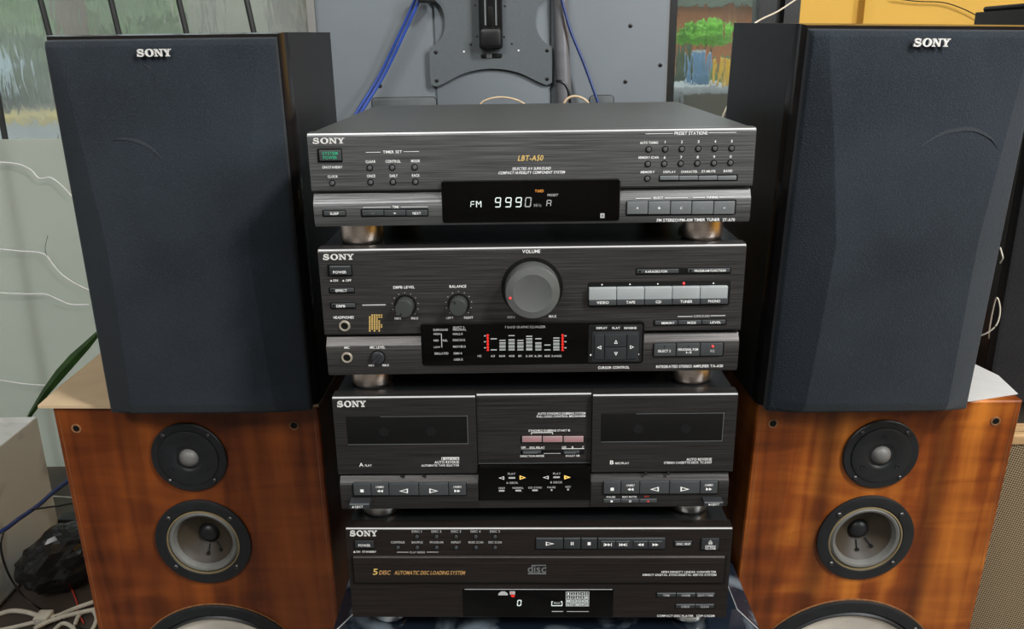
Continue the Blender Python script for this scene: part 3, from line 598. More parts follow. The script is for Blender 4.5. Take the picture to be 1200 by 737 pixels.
# ================================================================ CASSETTE DECK
U = component('cassette_deck', 'black double cassette deck with two dark tape windows, third unit from the top', 'cassette deck', .00014, .22863, .11666, .0014, -.0011)
zt = U.h; zm = .15154-.11666; lz0 = 0
cabinet(U, .33, 'case', zt)
xl, _ = U.at(558, 500); xr, _ = U.at(694.2, 500)
CYD = .004
upper_panel(U, zt, zm, 'panel_deck', 'tape_door', -HW, xl); upper_panel(U, zt, zm, 'panel_deck', 'tape_door', xr, HW)
zc = U.at(626, 543.6, CYD)[1]
upper_panel(U, zt-.0002, zc, 'panel_deck', 'centre_panel', xl+.0006, xr-.0006, CYD)
lower_panel(U, zm-.0016, 0, 'panel_deck', -HW+.001, xl+.0004); lower_panel(U, zm-.0016, 0, 'panel_deck', xr-.0004, HW-.003)
zd = U.at(626, 586.6, LY)[1]
prof = [(.014, zd), (LY+.001, zd), (LY+.0012, zd-.001), (LY+.002, 0.0006), (.006, 0), (.014, 0)]
MB().profile_x(xl+.0002, xr-.0002, prof).build('centre_sill', M['panel_deck'], U.root)
feet(U, [(447.5, 600), (805.5, 597)], .0183, 'foot_dark')
MB().rbox(xl+.0008, xr-.0008, zd+.0004, zc-.0004, LY, .01, .0015, .0005).build('display_window', M['glass'], U.root)
zl0 = U.at(626, 542.6, CYD)[1]; U.quad(xl+.001, xr-.001, zl0-.0002, zl0+.0003, 'key_mid', CYD-.0002)
U.logo((394.6, 469.7, 428.9, 476.7))
for r in ((407.2, 488, 547.8, 520), (705.2, 484.6, 846.8, 516.8)):
    o = window(U, r, 0, 'glass', 'tape_window', rr=.0006, proud=.0002)
    x0, x1, z0, z1 = U.rect(r, 0); e = .0004; fm = MB()
    fm.box(x1, x1+e, -.0005, 0, z0-e, z1+e); fm.box(x0-e, x1, -.0005, 0, z0-e, z0); fm.box(x0+.03, x1, -.0005, 0, z1, z1+e*.7); fm.build('window_edge', M['key_mid'], o, smooth=False)
    fm = MB(); cxm = x0+(x1-x0)*.5
    for s in (-1, 1): fm.lathe_y(cxm+s*.021, z0+.012, [(.0045, -.0002), (.0045, -.00035), (.0028, -.00035)], 18)
    fm.build('tape_spindle', M['black_gloss'], o)
U.text('A', (420.9, 542.1, 425.9, 546.6)); U.text('PLAY', (427.7, 543.9, 435.7, 546.5))
U.fill((517.3, 535.7, 538.1, 539), 'white'); U.text('DOLBY B-C NR', (521, 536.2, 537.6, 538.5), 'recess', off=.0003); U.fill((518, 536.3, 519.4, 538.4), 'recess', off=.0003)
U.text('AUTO REVERSE', (509.3, 539.8, 538.1, 542.9)); U.text('AUTOMATIC TAPE SELECTOR', (493.7, 543.9, 538.1, 546.4))
U.text('B', (714.9, 539.2, 719.2, 543.9)); U.text('REC/PLAY', (721.1, 541.4, 737.2, 543.8)); U.text('AUTO REVERSE', (804.4, 536.5, 834.1, 539.5)); U.text('STEREO CASSETTE DECK TC-D507', (778.1, 540.5, 834.1, 543.2))
for p in ((470.8, 557.6), (496.4, 557.4), (756.4, 554.6), (783, 554.3)):
    x, z = U.at(*p, -.0005); MB().lathe_y(x, z, [(.0013, .003), (.0013, -.0012), (.0008, -.0016)], 14).build('door_stop', M['recess'], U.root)
def transport(x0s, ya, yb, d):
    U.plate((x0s[0][0]-1.1, ya-1, x0s[-1][1]+1.2, yb+.8), LY, rr=.0012)
    for i, (a, b) in enumerate(x0s):
        U.key((a, ya-d*i, b, yb-d*i), LY, .002, 'key', rr=.0004); c_ = (a+b)/2; m_ = (ya+yb)/2-d*i; y = LY-.002
        if i == 0: U.fill((c_-2, m_-.4, c_+2, m_+3), 'white', y)
        if i == 1:
            for q in (-3.4, .2): U.tri(((c_+q, m_+1.6), (c_+q+3.6, m_-.2), (c_+q+3.6, m_+3.4)), 'white', y)
        if i == 4:
            for q in (-3.6, 0): U.tri(((c_+q+3.6, m_+1.6), (c_+q, m_-.2), (c_+q, m_+3.4)), 'white', y)
        if i in (1, 4): U.text('/AMS/', (c_-5, m_-4.6, c_+5, m_-2), y=y)
        if i == 2: U.tri(((c_-5.4, m_+1.6), (c_+5, m_-1.4), (c_+5, m_+4.2)), 'white', y, outline=.42)
        if i == 3: U.tri(((c_+5.6, m_+1.6), (c_-5, m_-1.4), (c_-5, m_+4.2)), 'white', y, outline=.42)
transport([(414.2, 434.2), (434.9, 455.2), (455.9, 490.3), (491, 525.3), (526, 546)], 567, 580.6, .05)
transport([(707.6, 727.3), (728, 749.2), (749.8, 784.2), (784.9, 820), (820.8, 841)], 565, 578.8, .1)
for (xa_, xb_), (yt, ym, yb_), tr in (((409.4, 432.8), (583.4, 590.6, 595.8), (416, 592.5, 425.4, 595)), ((825.4, 847.6), (582, 588.6, 592.8), (833.6, 589.6, 843, 592))):
    pr = .009; f = LY-pr; c_ = (xa_+xb_)/2
    x0, x1 = U.at(xa_, ym, f)[0], U.at(xb_, ym, f)[0]; zb_, zmf, zt_ = U.at(c_, yb_, f)[1], U.at(c_, ym, f)[1], U.at(c_, yt, LY)[1]
    prof = [(LY+.002, zt_), (LY-.0006, zt_), (LY-.003, zt_-(zt_-zmf)*.25), (f+.0006, zmf+.0002), (f, zmf-.0004), (f, zb_), (LY+.002, zb_)]
    e = MB().profile_x(x0, x1, prof).build('eject_lever', M['key_dark'], U.root); MB().box(x0+.0002, x1-.0002, f-.0002, f+.0006, zmf-.0008, zmf+.0001).build('lever_edge', M['key_mid'], e, smooth=False)
    U.tri(((tr[0]-3.6, tr[3]), (tr[0]-1, tr[3]), (tr[0]-2.3, tr[1])), 'white', f); U.text('EJECT', tr, y=f)
for i, (a, b) in enumerate(((707.4, 727.2), (728, 748.6), (749.4, 769.6))):
    U.key((a, 585-.05*i, b, 589-.05*i), LY, .0012, 'key', rr=.0003, bev=.0003); U.fill((a+.5, 584.9-.05*i, b-.4, 585.6-.05*i), 'key_mid', LY-.0012)
U.text('PAUSE', (711, 581.2, 721, 583.3), y=LY); U.text('REC MUTE', (729.4, 581.1, 746, 583.1), y=LY); U.text('REC', (755.2, 580.6, 760.8, 582.5), 'red_print', y=LY)
for cx, m_ in ((716.8, 'white'), (738.4, 'white'), (759.6, 'red_print')): U.fill((cx-1.2, 586.3, cx+1.2, 588.4), m_, LY-.0012, off=.0002)
U.fill((737.7, 586.9, 739.1, 587.9), 'recess', LY-.0012, off=.0003)
Y = CYD
U.text('AUTO SYNCHRO DUBBING SYSTEM', (630, 483, 686, 485.6), y=Y); U.text('FULL LOGIC CONTROL MECHANISM', (629, 486.4, 686, 488.9), y=Y); U.text('SYNCHRO DUBBING START 1B', (619.3, 503.1, 668.1, 505.6), y=Y)
U.line((622.5, 507), (647.8, 506.7), .8, y=Y); U.line((622.7, 507), (622.7, 509), .8, y=Y); U.line((647.6, 506.7), (647.6, 508.8), .8, y=Y)
U.plate((610.2, 510, 684.8, 519), Y, rr=.0005)
for a, b, s in ((611.8, 634.8, 'HIGH SPEED'), (636, 659.2, 'NORMAL SPD'), (660.6, 683.8, 'CD SYNCHRO')):
    U.key((a, 511.6, b, 518.4), Y, .0015, 'pink_key', rr=.0003); U.text(s, (a+2.4, 514.2, b-2.4, 516.8), 'pink_print', Y-.0015)
U.text('OFF', (610.7, 523, 616, 525.4), y=Y); U.text('DOL RELAY', (620.8, 523, 638.3, 525.4), y=Y); U.text('OFF', (658.4, 522.8, 663.6, 525.2), y=Y); U.text('B', (670, 522.8, 672, 525.2), y=Y); U.text('C', (682.2, 522.6, 684.4, 525.2), y=Y); U.line((658.4, 525.8), (684.6, 525.5), .7, y=Y); U.line((610.7, 526), (638.3, 525.8), .5, 'grey_print', y=Y)
for a, b, c0, c1 in ((610.2, 658, 612.6, 634), (659, 684.8, 660.6, 679)):
    U.plate((a, 527, b, 532.2), Y, rr=.0004); U.key((c0, 528.6, c1, 531.6), Y, .0016, 'key', name='slide_switch', rr=.0002, bev=.0003); U.fill((c0+1, 530.2, c1-4, 531.2), 'key_mid', Y-.0016)
U.line((637, 531.2), (657, 531), .7, 'grey_print', y=Y, off=.0004)
U.text('DIRECTION MODE', (609.8, 533, 637.7, 535.4), y=Y); U.text('DOLBY NR', (663, 532.7, 679.6, 535), y=Y)
tx = lambda s, r, m='white': U.text(s, r, m, LY)
tx('PLAY', (595.2, 553.8, 604, 556.2), 'grey_print'); tx('PLAY', (648.2, 553.6, 657, 555.9), 'grey_print'); tx('A DECK', (593.2, 564.4, 607, 566.8), 'grey_print'); tx('B DECK', (645, 563.8, 659.2, 566.2), 'grey_print')
U.tri(((584.2, 560), (590.8, 558), (590.8, 562)), 'white', LY, outline=.4); U.tri(((636, 559.4), (642.8, 557.4), (642.8, 561.4)), 'white', LY, outline=.4)
U.tri(((616.2, 559.6), (609, 557), (609, 562)), 'lit_amber', LY, outline=.5); U.tri(((668.8, 559.2), (661.2, 556.8), (661.2, 561.6)), 'lit_amber', LY, outline=.62)
U.fill((596, 558.9, 603.8, 560.8), 'grey_print', LY); U.fill((648.4, 558.2, 656, 560.1), 'grey_print', LY)
for s, a, b, c0, c1, y in (('HIGH', 584.3, 591.6, 584.6, 591.2, 574.4), ('NORMAL', 600.6, 613.6, 604.1, 610.8, 574.2), ('CD SYNC', 619, 635.2, 623.7, 630.2, 573.9), ('PAUSE', 641.4, 651, 645.4, 647.4, 573.6), ('REC', 662.8, 669, 664.6, 666.8, 573)):
    U.text(s, (a, y-3.8, b, y-1.6), 'grey_print', LY); U.fill((c0, y-.4, c1, y+1.5), 'grey_print', LY)
U.flush()

# ================================================================ CD PLAYER
U = component('compact_disc_player', 'brown black disc player with a wide pull out tray, lowest of the four stacked units', 'disc player', .00266, .09832, 0, -.0023, -.0140)
zt = U.h
cabinet(U, .33, 'case', zt); upper_panel(U, zt, .0, 'panel_cd', 'front_panel')
feet(U, [(460, 730), (804, 729)], .0185, 'foot_dark')
U.logo((409.6, 621.6, 442, 628))
U.plate((414.6, 633.4, 439, 643.4), 0); U.key((416, 634.8, 437.6, 642.4), 0, .0022, 'key_dark', name='power_key'); U.text('POWER', (420, 637.4, 434, 640.4), y=-.0022)
U.tri(((414, 647.5), (416.6, 647.5), (415.3, 645.2)), 'white'); U.text('ON', (417.4, 645.2, 422, 647.5)); U.text('STANDBY', (424.6, 645.2, 441, 647.5))
for k, cx in enumerate((488.4, 511.4, 534.4, 557.3, 580)):
    U.text('DISC %d' % (k+1), (cx-5.8, 621.2, cx+5.8, 623.9), 'grey_print'); U.round_button((cx+.2, 628.5), 3.0, 0, 'key')
for s, cx, w in (('CONTINUE', 466.2, 8), ('SHUFFLE', 488.8, 6.6), ('PROGRAM', 511.6, 7.8), ('REPEAT', 534.4, 5.6), ('MUSIC SCAN', 557.6, 8.6), ('DISC SCAN', 580.1, 7.8)):
    U.text(s, (cx-w, 633.9, cx+w, 636.6), 'grey_print'); U.round_button((cx+.2, 641.2), 3.0, 0, 'key')
U.line((465, 647), (479, 647), .8, 'grey_print'); U.text('PLAY MODE', (480.4, 645.9, 498, 648.2), 'grey_print'); U.line((500, 647), (513.6, 646.8), .8, 'grey_print')
U.plate((627.2, 629.4, 780.6, 643.8), 0, rr=.0008)
for i, (a, b) in enumerate(((628.2, 659.8), (660.8, 680.2), (681.2, 699.6), (700.8, 779.6))):
    U.key((a, 630.6, b, 643.2), 0, .0016, 'key_dark', rr=.0004, name='key' if i < 3 else 'key_group'); c_ = (a+b)/2
    U.fill((a+.6, 630.7, b-.6, 631.3), 'key_mid', -.0016, off=.0001)
    if i == 0: U.tri(((c_+5.6, 637), (c_-4.4, 634.6), (c_-4.4, 639.4)), 'white', -.0016, outline=.42)
    if i == 1: U.fill((c_-1.6, 635, c_-.5, 638.8), 'white', -.0016); U.fill((c_+.5, 635, c_+1.6, 638.8), 'white', -.0016)
    if i == 2: U.fill((c_-1.8, 635.2, c_+1.8, 638.8), 'white', -.0016)
for i, (a, b) in enumerate(((704.2, 720.8), (721.8, 738), (742.6, 759), (759.8, 776.2))):
    U.key((a, 634, b, 641.6), -.0016, .0008, 'key_dark', rr=.0003, bev=.0003); c_ = (a+b)/2; U.fill((a+.4, 634.2, b-.4, 634.8), 'key_mid', -.0024)
    sg = 1 if i in (0, 3) else -1; y = -.0024
    for q in ((-2.2, 1.4) if i < 2 else (-1.7, 1.7)): U.tri(((c_+q+sg*1.9, 638.2), (c_+q-sg*1.7, 636.4), (c_+q-sg*1.7, 640)), 'white', y)
    if i < 2:
        U.fill((c_+sg*4-.4, 636.4, c_+sg*4+.4, 640), 'white', y); U.fill((c_-sg*4.6-.3, 636.4, c_-sg*4.6+.3, 640), 'white', y)
U.plate((789.4, 633.4, 811.8, 641), 0); U.key((790.6, 634.4, 810.8, 640.2), 0, .0014, 'key_dark', rr=.0003); U.text('DISC SKIP', (792.8, 636, 809.2, 638.6), y=-.0014); U.fill((791, 634.4, 810.4, 635), 'key_mid', -.0014)
U.plate((820.6, 630, 844, 644.8), 0); U.key((822, 631.4, 842.6, 644), 0, .0016, 'key_dark', rr=.0004); U.text('OPEN/', (826.4, 638.8, 838.8, 641.2), y=-.0016); U.text('CLOSE', (826.4, 641.4, 838.8, 643.7), y=-.0016)
U.tri(((830.2, 635.6), (835, 635.6), (832.6, 632.8)), 'white', -.0016, outline=.4); U.fill((830.2, 636.6, 835, 637.4), 'white', -.0016)
U.plate((413.2, 650.4, 851, 684.6), 0, name='tray_recess', rr=.0008)
x0, x1, z0, z1 = U.rect((414.9, 652.2, 848.4, 683.2), -.002)
prof = [(.004, z1), (-.0008, z1), (-.0022, z1-.0012), (-.003, z1-.0075), (-.0024, z1-.0078), (-.0024, z0+.001), (-.0014, z0), (.004, z0)]
MB().profile_x(x0, x1, prof).build('disc_tray', M['panel_cd'], U.root); TY = -.0024
U.quad(x0+.0004, x1-.0004, z1-.0011, z1-.0008, 'key_mid', -.0024)  # highlight along the tray top drawn as a grey line
U.text('5', (436.6, 666, 442, 673.3), 'gold_print', TY, italic=.15); U.text('DISC', (444, 668.2, 457, 673.2), 'amber_print', TY, italic=.2); U.text('AUTOMATIC DISC LOADING SYSTEM', (461.8, 668.6, 544.4, 673.2), 'amber_print', TY, italic=.2)
# compact disc mark: 'disc' in outlined capitals, bar underneath
lg = 'key_mid'
U.text('disc', (618.4, 661.6, 639.8, 670.6), lg, TY); U.fill((623.2, 661.8, 640, 662.9), lg, TY); U.fill((618.6, 671.2, 640, 672.8), lg, TY); U.fill((638.8, 664, 640, 666.4), lg, TY); U.fill((638.8, 668.4, 640, 670.4), lg, TY)
U.text('HIGH DENSITY LINEAR CONVERTER', (775.1, 668.8, 839.4, 671.2), y=TY); U.text('DIRECT DIGITAL SYNC/DIGITAL SERVO SYSTEM', (753.2, 672.2, 839.4, 674.7), y=TY)
x0, x1, z0, z1 = U.rect((542.4, 689.8, 718.6, 722.6), 0)
MB().rbox(x0, x1, z0, z1, -.0004, .004, .0006, .0002).build('display_window', M['glass'], U.root); DY = -.0004
U.fill((544.6, 690.2, 717.6, 690.9), 'grey_print', DY); 
U.tri(((584, 697.4), (595, 697.4), (595, 695.2), (591.6, 692.8), (587.4, 692.8), (584, 695.4)), 'lit_soft', DY); U.fill((597.4, 692.8, 603.6, 696.4), 'lit_soft', DY)
U.tri(((598.2, 696.8), (603.6, 696.8), (602.8, 699.6), (599.6, 699.6)), 'lit_redbar', DY); U.fill((599, 694, 600.6, 695.2), 'lit_redbar', DY, off=.0003)
seven(U, '0', (605.6, 702.8, 610.6, 710), 'lit_white', DY, .22)
U.line((646.6, 705), (646.6, 709.8), 1, 'lit_white', DY); U.line((658.6, 705), (658.6, 709.8), 1, 'lit_white', DY); U.line((646.4, 709.7), (658.8, 709.6), 1, 'lit_white', DY); U.text('PROG', (649, 705.2, 656.4, 708), 'lit_soft', DY); U.line((646.4, 704.8), (648, 704.8), 1, 'lit_white', DY); U.line((657, 704.8), (658.8, 704.8), 1, 'lit_white', DY)
U.fill((663, 693.2, 690.4, 710.4), 'lit_soft', DY)
for j in range(4):
    for i in range(5):
        cx, cy = 666+i*5.4, 695.4+j*4.25; n = str(j*5+i+1); U.fill((cx-2.1, cy-1.6, cx+2.1, cy+1.6), 'recess', DY, off=.0002); w = .8*len(n); U.text(n, (cx-w, cy-1.2, cx+w, cy+1.2), 'lit_white', DY, off=.0003)
U.fill((646.6, 716, 660, 716.8), 'grey_print', DY); U.fill((664, 716.2, 690, 716.8), 'grey_print', DY)
for xs, yk in ((((770, 792, 'TIME'), (793, 815, 'FADER'), (816, 837.6, 'EDIT/TIME')), 694.4), (((792.2, 814.4, 'CHECK'), (815, 836.6, 'CLEAR')), 707.6)):
    U.plate((xs[0][0]-1.2, yk-.6, xs[-1][1]+1.2, yk+5.4), 0, rr=.0003)
    for a, b, s in xs:
        U.key((a, yk+.4, b, yk+5), 0, .0012, 'key_dark', rr=.0002, bev=.0003); U.fill((a+.2, yk+.5, b-.2, yk+1.5), 'key_mid', -.0012); c_ = (a+b)/2; w = len(s)*1.0; U.text(s, (c_-w, yk+2, c_+w, yk+4.4), 'grey_print', -.0012)  # grey strip on each key top is a painted highlight
U.text('COMPACT DISC PLAYER', (770, 720.2, 812.6, 722.7)); U.text('CDP-C422M', (816, 720.2, 837.3, 722.7))
U.flush()

# ================================================================ STONE TABLE
TZ = -.0185; L0, L1, I0, I1 = -.198, .2175, -.1800, .2015; YF, YI, YB = .0045, .033, .62
tb = empty('stone_table', 'dark polished stone table under the stack of hi-fi units', 'table', Matrix.Translation((0, .3, -.62)))
o3 = lambda x, y, z: (x, y-.3, z+.62)
mb = MB(); inner = [(I0, YI), (I1, YI), (I1, YB), (I0, YB)]; outer = [(L0, YF), (L1, YF), (L1, YB+.02), (L0, YB+.02)]
mb.loops([[o3(x, y, z) for x, y in q] for q, z in ((outer, TZ-.03), (outer, TZ-.0045), (inner, TZ))]); mb.build('table_top', M['slab'], tb, smooth=False)
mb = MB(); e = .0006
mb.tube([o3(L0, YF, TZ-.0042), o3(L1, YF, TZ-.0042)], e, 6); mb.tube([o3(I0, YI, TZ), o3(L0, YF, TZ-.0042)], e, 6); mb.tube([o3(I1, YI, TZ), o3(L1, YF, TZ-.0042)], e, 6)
mb.tube([o3(I0, YI, TZ), o3(I0, YB, TZ)], e, 6); mb.tube([o3(I1, YI, TZ), o3(I1, YB, TZ)], e, 6); mb.build('bevel_highlight', M['slab_edge_highlight'], tb)  # pale tubes draw the highlight lines on the bevel
for x in (-.15, .165):
    for y in (.04, .58): MB().box(*(x-.02, x+.02), y-.32, y-.28, 0, .62+TZ-.029).build('leg', M['black'], tb)

# ================================================================ BLACK SPEAKERS ON WOODEN SPEAKERS
def Rm(yaw, lean, roll): return Matrix.Rotation(roll, 3, 'Y') @ Matrix.Rotation(lean, 3, 'X') @ Matrix.Rotation(yaw, 3, 'Z')
SH, SS, ST, SW = .3588, .029, .2074, .1025
def grille_mesh():
    def row(z, p, bv, rim):
        w = SW-.0018; b = bv
        return [(-w, .008, z), (-w, rim, z), (-w+.0025, rim-.003, z), (-w+b, -p, z), (0, -p-.0006, z), (w-b, -p, z), (w-.0025, rim-.003, z), (w, rim, z), (w, .008, z)]
    H = SH-.004
    rows = [(H, .0, .014, .007), (H-.0015, .004, .014, .002), (H-.006, .0068, .0145, 0), (H-.02, .0082, .0155, 0), (H*.75, .0160, .0255, 0), (H*.495, .0245, .0365, 0), (H*.25, .0218, .034, 0), (.016, .0190, .031, 0), (.006, .0150, .030, 0), (.001, .007, .030, 0), (0, .0, .030, .004)]
    return MB().loops([row(*q) for q in rows], True, True)
def black_speaker(o, yaw, lean, roll, label, side):
    u = Unit(o, Rm(yaw, lean, roll)).start('bookshelf_speaker', label, 'speaker'); u.root['group'] = 'black bookshelf speakers beside the stack'
    g = grille_mesh().build('speaker_grille', M['grille'], u.root, angle=60)
    bv = g.modifiers.new('soft', 'BEVEL'); bv.width = .0045; bv.segments = 3; bv.limit_method = 'ANGLE'; bv.angle_limit = math.radians(9)
    w = SW+.003
    mb = MB(); r = .006
    ring = lambda i, y: [(x, y, z) for x, z in ((-w+i, .001+i*.3), (w-i, .001+i*.3), (w-i, SH-i*.3), (-w+i, SH-i*.3))]
    mb.loops([ring(0, SS), ring(0, .018), ring(.0012, .012), ring(.004, .0075)]); mb.build('front_baffle', M['baffle'], u.root)
    c = MB().box(-w, w, SS+.0006, ST, 0, SH); c.build('cabinet', M['vinyl'], u.root, smooth=False)
    MB().box(-w+.0006, w-.0006, SS-.0001, SS+.0007, .0006, SH-.0006).build('seam', M['seam_edge'], u.root, smooth=False)
    H = SH-.004; prof = [(0, .0190), (H*.25, .0218), (H*.495, .0245), (H*.75, .0160), (H-.02, .0082), (H, .008)]
    def proud(z):
        for (a, p), (b, q) in zip(prof, prof[1:]):
            if a <= z <= b: return p+(q-p)*(z-a)/(b-a)
        return .02
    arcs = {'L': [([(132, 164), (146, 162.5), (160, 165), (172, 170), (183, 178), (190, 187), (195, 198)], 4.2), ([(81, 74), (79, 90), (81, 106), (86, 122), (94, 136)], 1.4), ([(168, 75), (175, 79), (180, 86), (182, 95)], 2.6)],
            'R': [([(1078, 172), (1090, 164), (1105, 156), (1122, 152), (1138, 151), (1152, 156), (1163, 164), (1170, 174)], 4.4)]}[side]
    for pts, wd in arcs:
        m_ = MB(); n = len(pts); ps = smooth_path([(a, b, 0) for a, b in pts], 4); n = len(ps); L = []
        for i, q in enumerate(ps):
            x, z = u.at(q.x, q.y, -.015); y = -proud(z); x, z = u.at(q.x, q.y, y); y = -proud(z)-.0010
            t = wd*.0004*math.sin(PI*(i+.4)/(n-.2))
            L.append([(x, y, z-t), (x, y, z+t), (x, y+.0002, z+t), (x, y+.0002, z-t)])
        m_.loops(L); m_.build('driver_glint', M['grille_glint'], u.root, smooth=False)  # lighter strips stand in for driver rims glinting through the cloth
    bx = {'L': (160.5, 57.4, 201, 66.2), 'R': (1069.6, 45, 1112.4, 54.6)}[side]
    u.logo(bx, 'badge', y=-.0105, thick=.0018); u.flush()
    return u
sgL = ((-.3225, .0947, .1745), .0032, .0155, .0006); sgR = ((.3287, .0860, .1731), .0454, .0297, .0198)
black_speaker(*sgL, 'black cloth fronted loudspeaker standing on a cardboard sheet, left of the stack', 'L')
black_speaker(*sgR, 'black cloth fronted loudspeaker standing on the wooden speaker right of the stack', 'R')

def wood_speaker(o, lean, roll, wyaw, off, ww, mat, label, tw, md, wf, holes):
    o = Vector(o)+Rm(0, lean, roll) @ Vector(off)
    H = .79; D = .27
    u = Unit(o, Rm(wyaw, lean, roll)); u.root = empty('wooden_speaker', label, 'speaker', u.mat(), 'wooden three way speakers'); u.tx = {}
    w = ww/2
    ring = lambda i, y: [(x, y, z) for x, z in ((-w+i, -H+i), (w-i, -H+i), (w-i, -i), (-w+i, -i))]
    def scale(p): x, z = u.at(*p); return abs(u.at(p[0]+1, p[1])[0]-x)
    (ax, ay), (bx, by), (cx, cy) = [u.at(*q) for q in wf]
    d = 2*(ax*(by-cy)+bx*(cy-ay)+cx*(ay-by)); ux = ((ax*ax+ay*ay)*(by-cy)+(bx*bx+by*by)*(cy-ay)+(cx*cx+cy*cy)*(ay-by))/d; uz = ((ax*ax+ay*ay)*(cx-bx)+(bx*bx+by*by)*(ax-cx)+(cx*cx+cy*cy)*(bx-ax))/d
    wr = math.hypot(ax-ux, ay-uz)
    mx_, mz_ = u.at(*md[0]); mr_ = md[1]*scale(md[0])
    mb = MB(); mb.loops([ring(0, D), ring(0, .0015), ring(.0015, 0)], True, False)
    bm = bmesh.new(); edges = []
    for q in ([(x, z) for x, y, z in ring(.0015, 0)], [(mx_+mr_*.8*math.cos(k*PI/20), mz_+mr_*.8*math.sin(k*PI/20)) for k in range(40)], [(ux+wr*.85*math.cos(k*PI/24), uz+wr*.85*math.sin(k*PI/24)) for k in range(48)]):
        vs = [bm.verts.new((x, 0, z)) for x, z in q]; edges += [bm.edges.new((vs[i], vs[(i+1) % len(vs)])) for i in range(len(vs))]
    bmesh.ops.triangle_fill(bm, use_beauty=True, use_dissolve=False, edges=edges)
    bm.verts.index_update(); mb.add([v.co[:] for v in bm.verts], [[v.index for v in f.verts] for f in bm.faces]); bm.free()
    mb.build('cabinet', M[mat], u.root, smooth=False)
    e = MB()
    for s in (-1, 1): e.box(s*(w-.0050)-.0002, s*(w-.0050)+.0002, -.0002, .001, -H+.01, -.003)
    e.build('veneer_joint', M['wood_edge'], u.root, smooth=False)
    def screws(par, x, z, r, angs, y, sr=.0028):
        for a in angs:
            t = math.radians(a); px, pz = x+r*math.cos(t), z+r*math.sin(t)
            q = MB().lathe_y(px, pz, [(sr, y+.001), (sr, y-.0008), (sr*.7, y-.0016), (sr*.3, y-.0017), (sr*.28, y-.0010)], 12).build('screw', M['screw'], par)
    # tweeter
    p, rp = tw; x, z = u.at(*p); r = rp*scale(p)
    t = MB().lathe_y(x, z, [(r, .001), (r, -.0025), (r*.97, -.0035), (r*.80, -.0035), (r*.79, -.0030)], 48).build('tweeter', M['driver'], u.root)
    MB().lathe_y(x, z, [(r*.79, -.002), (r*.79, -.0046), (r*.75, -.0052), (r*.42, -.0048), (r*.36, -.0042), (r*.30, -.002), (r*.26, -.001)], 48).build('face_plate', M['driver'], t)
    MB().lathe_y(x, z, [(r*.27, -.0012), (r*.255, -.0035), (r*.21, -.0066), (r*.13, -.0088), (r*.05, -.0097), (.0001, -.0098)], 28).build('dome', M['dome'], t)
    screws(t, x, z, r*.89, (48, 132, 228, 312), -.0034, .0022)
    for a in (90, 215, 325):
        tt = math.radians(a); px, pz = x+r*.56*math.cos(tt), z+r*.56*math.sin(tt)
        MB().lathe_y(px, pz, [(.0026, -.004), (.0026, -.0056), (.0017, -.0056), (.0015, -.0050)], 12).build('plate_rivet', M['driver'], t)
    # midrange
    p, rp = md; x, z = u.at(*p); r = rp*scale(p)
    def tube_y(prof, n, name, mt, par): # open lathe
        m_ = MB(); m_.loops([[(x+q*math.cos(2*PI*i/n), y, z+q*math.sin(2*PI*i/n)) for i in range(n)] for q, y in prof], False, False); return m_.build(name, M[mt], par)
    t = tube_y([(r*.79, .004), (r, .001), (r, -.0028), (r*.97, -.0036), (r*.78, -.0036), (r*.76, -.002), (r*.755, .006)], 56, 'midrange', 'driver', u.root)
    z -= r*.018
    tube_y([(r*.775, .004), (r*.765, -.0030), (r*.735, -.0034), (r*.725, .004)], 48, 'gasket', 'gasket', t)
    z += r*.018
    tube_y([(r*.745, .003), (r*.725, -.0018), (r*.68, -.0036), (r*.635, -.0028), (r*.60, .0005), (r*.585, .003)], 48, 'surround', 'rubber', t)
    tube_y([(r*.60, .0015), (r*.585, .003), (r*.45, .0085), (r*.3, .014), (r*.17, .0185), (r*.15, .0195), (.0001, .0196)], 40, 'cone', 'cone_brown', t)
    tube_y([(r*.215, .0172), (r*.205, .0150), (r*.16, .0125), (r*.09, .0110), (.0001, .0106)], 28, 'dust_cap', 'driver', t)
    for dx, dz in ((-.02, -.40), (.26, -.32)):
        q0, q1 = .6, 1.0
        b = MB().tube([(x+dx*r*q0, .0145, z+dz*r*q0), (x+dx*r, .0085, z+dz*r)], .0008, 6); b.build('lead_wire', M['black'], t)
        MB().lathe_y(x+dx*r, z+dz*r, [(.0017, .0095), (.0017, .0070), (.0008, .0066)], 10).build('lead_eyelet', M['black'], t)
    screws(t, x, z, r*.87, (42, 137, 222, 318), -.0036, .0026)
    # woofer : only its upper arc is in the frame
    r, x, z = wr, ux, uz
    t = tube_y([(r*.84, .004), (r, .001), (r, -.003), (r*.98, -.0044), (r*.885, -.0044), (r*.875, -.002), (r*.87, .004)], 96, 'woofer', 'driver', u.root)
    tube_y([(r*1.012, .0008), (r*1.012, -.0010), (r*.99, -.0012)], 96, 'trim_ring', 'wood_edge', t)
    tube_y([(r*.88, .003), (r*.868, -.003), (r*.85, -.0046), (r*.825, -.003), (r*.815, .002)], 96, 'surround', 'driver', t)
    tube_y([(r*.83, .0005), (r*.81, .001), (r*.6, .008), (r*.3, .020), (r*.25, .022), (.0001, .022)], 64, 'cone', 'cone_cream', t)
    tube_y([(r*.30, .020), (r*.27, .010), (r*.15, .004), (.0001, .002)], 32, 'dust_cap', 'driver', t)
    screws(t, x, z, r*.94, (45, 135, 0, 180, 225, 315), -.004, .0028)
    for p in holes:
        x, z = u.at(*p); h = MB().lathe_y(x, z, [(.0052, .001), (.0052, -.0007), (.0047, -.0009), (.0036, -.0008), (.0034, -.0003)], 20).build('peg_socket', M['wood_edge'], u.root)
        MB().lathe_y(x, z, [(.0036, .0005), (.0036, -.0004), (.0001, -.0004)], 16).build('socket_hole', M['recess'], h)
    return u
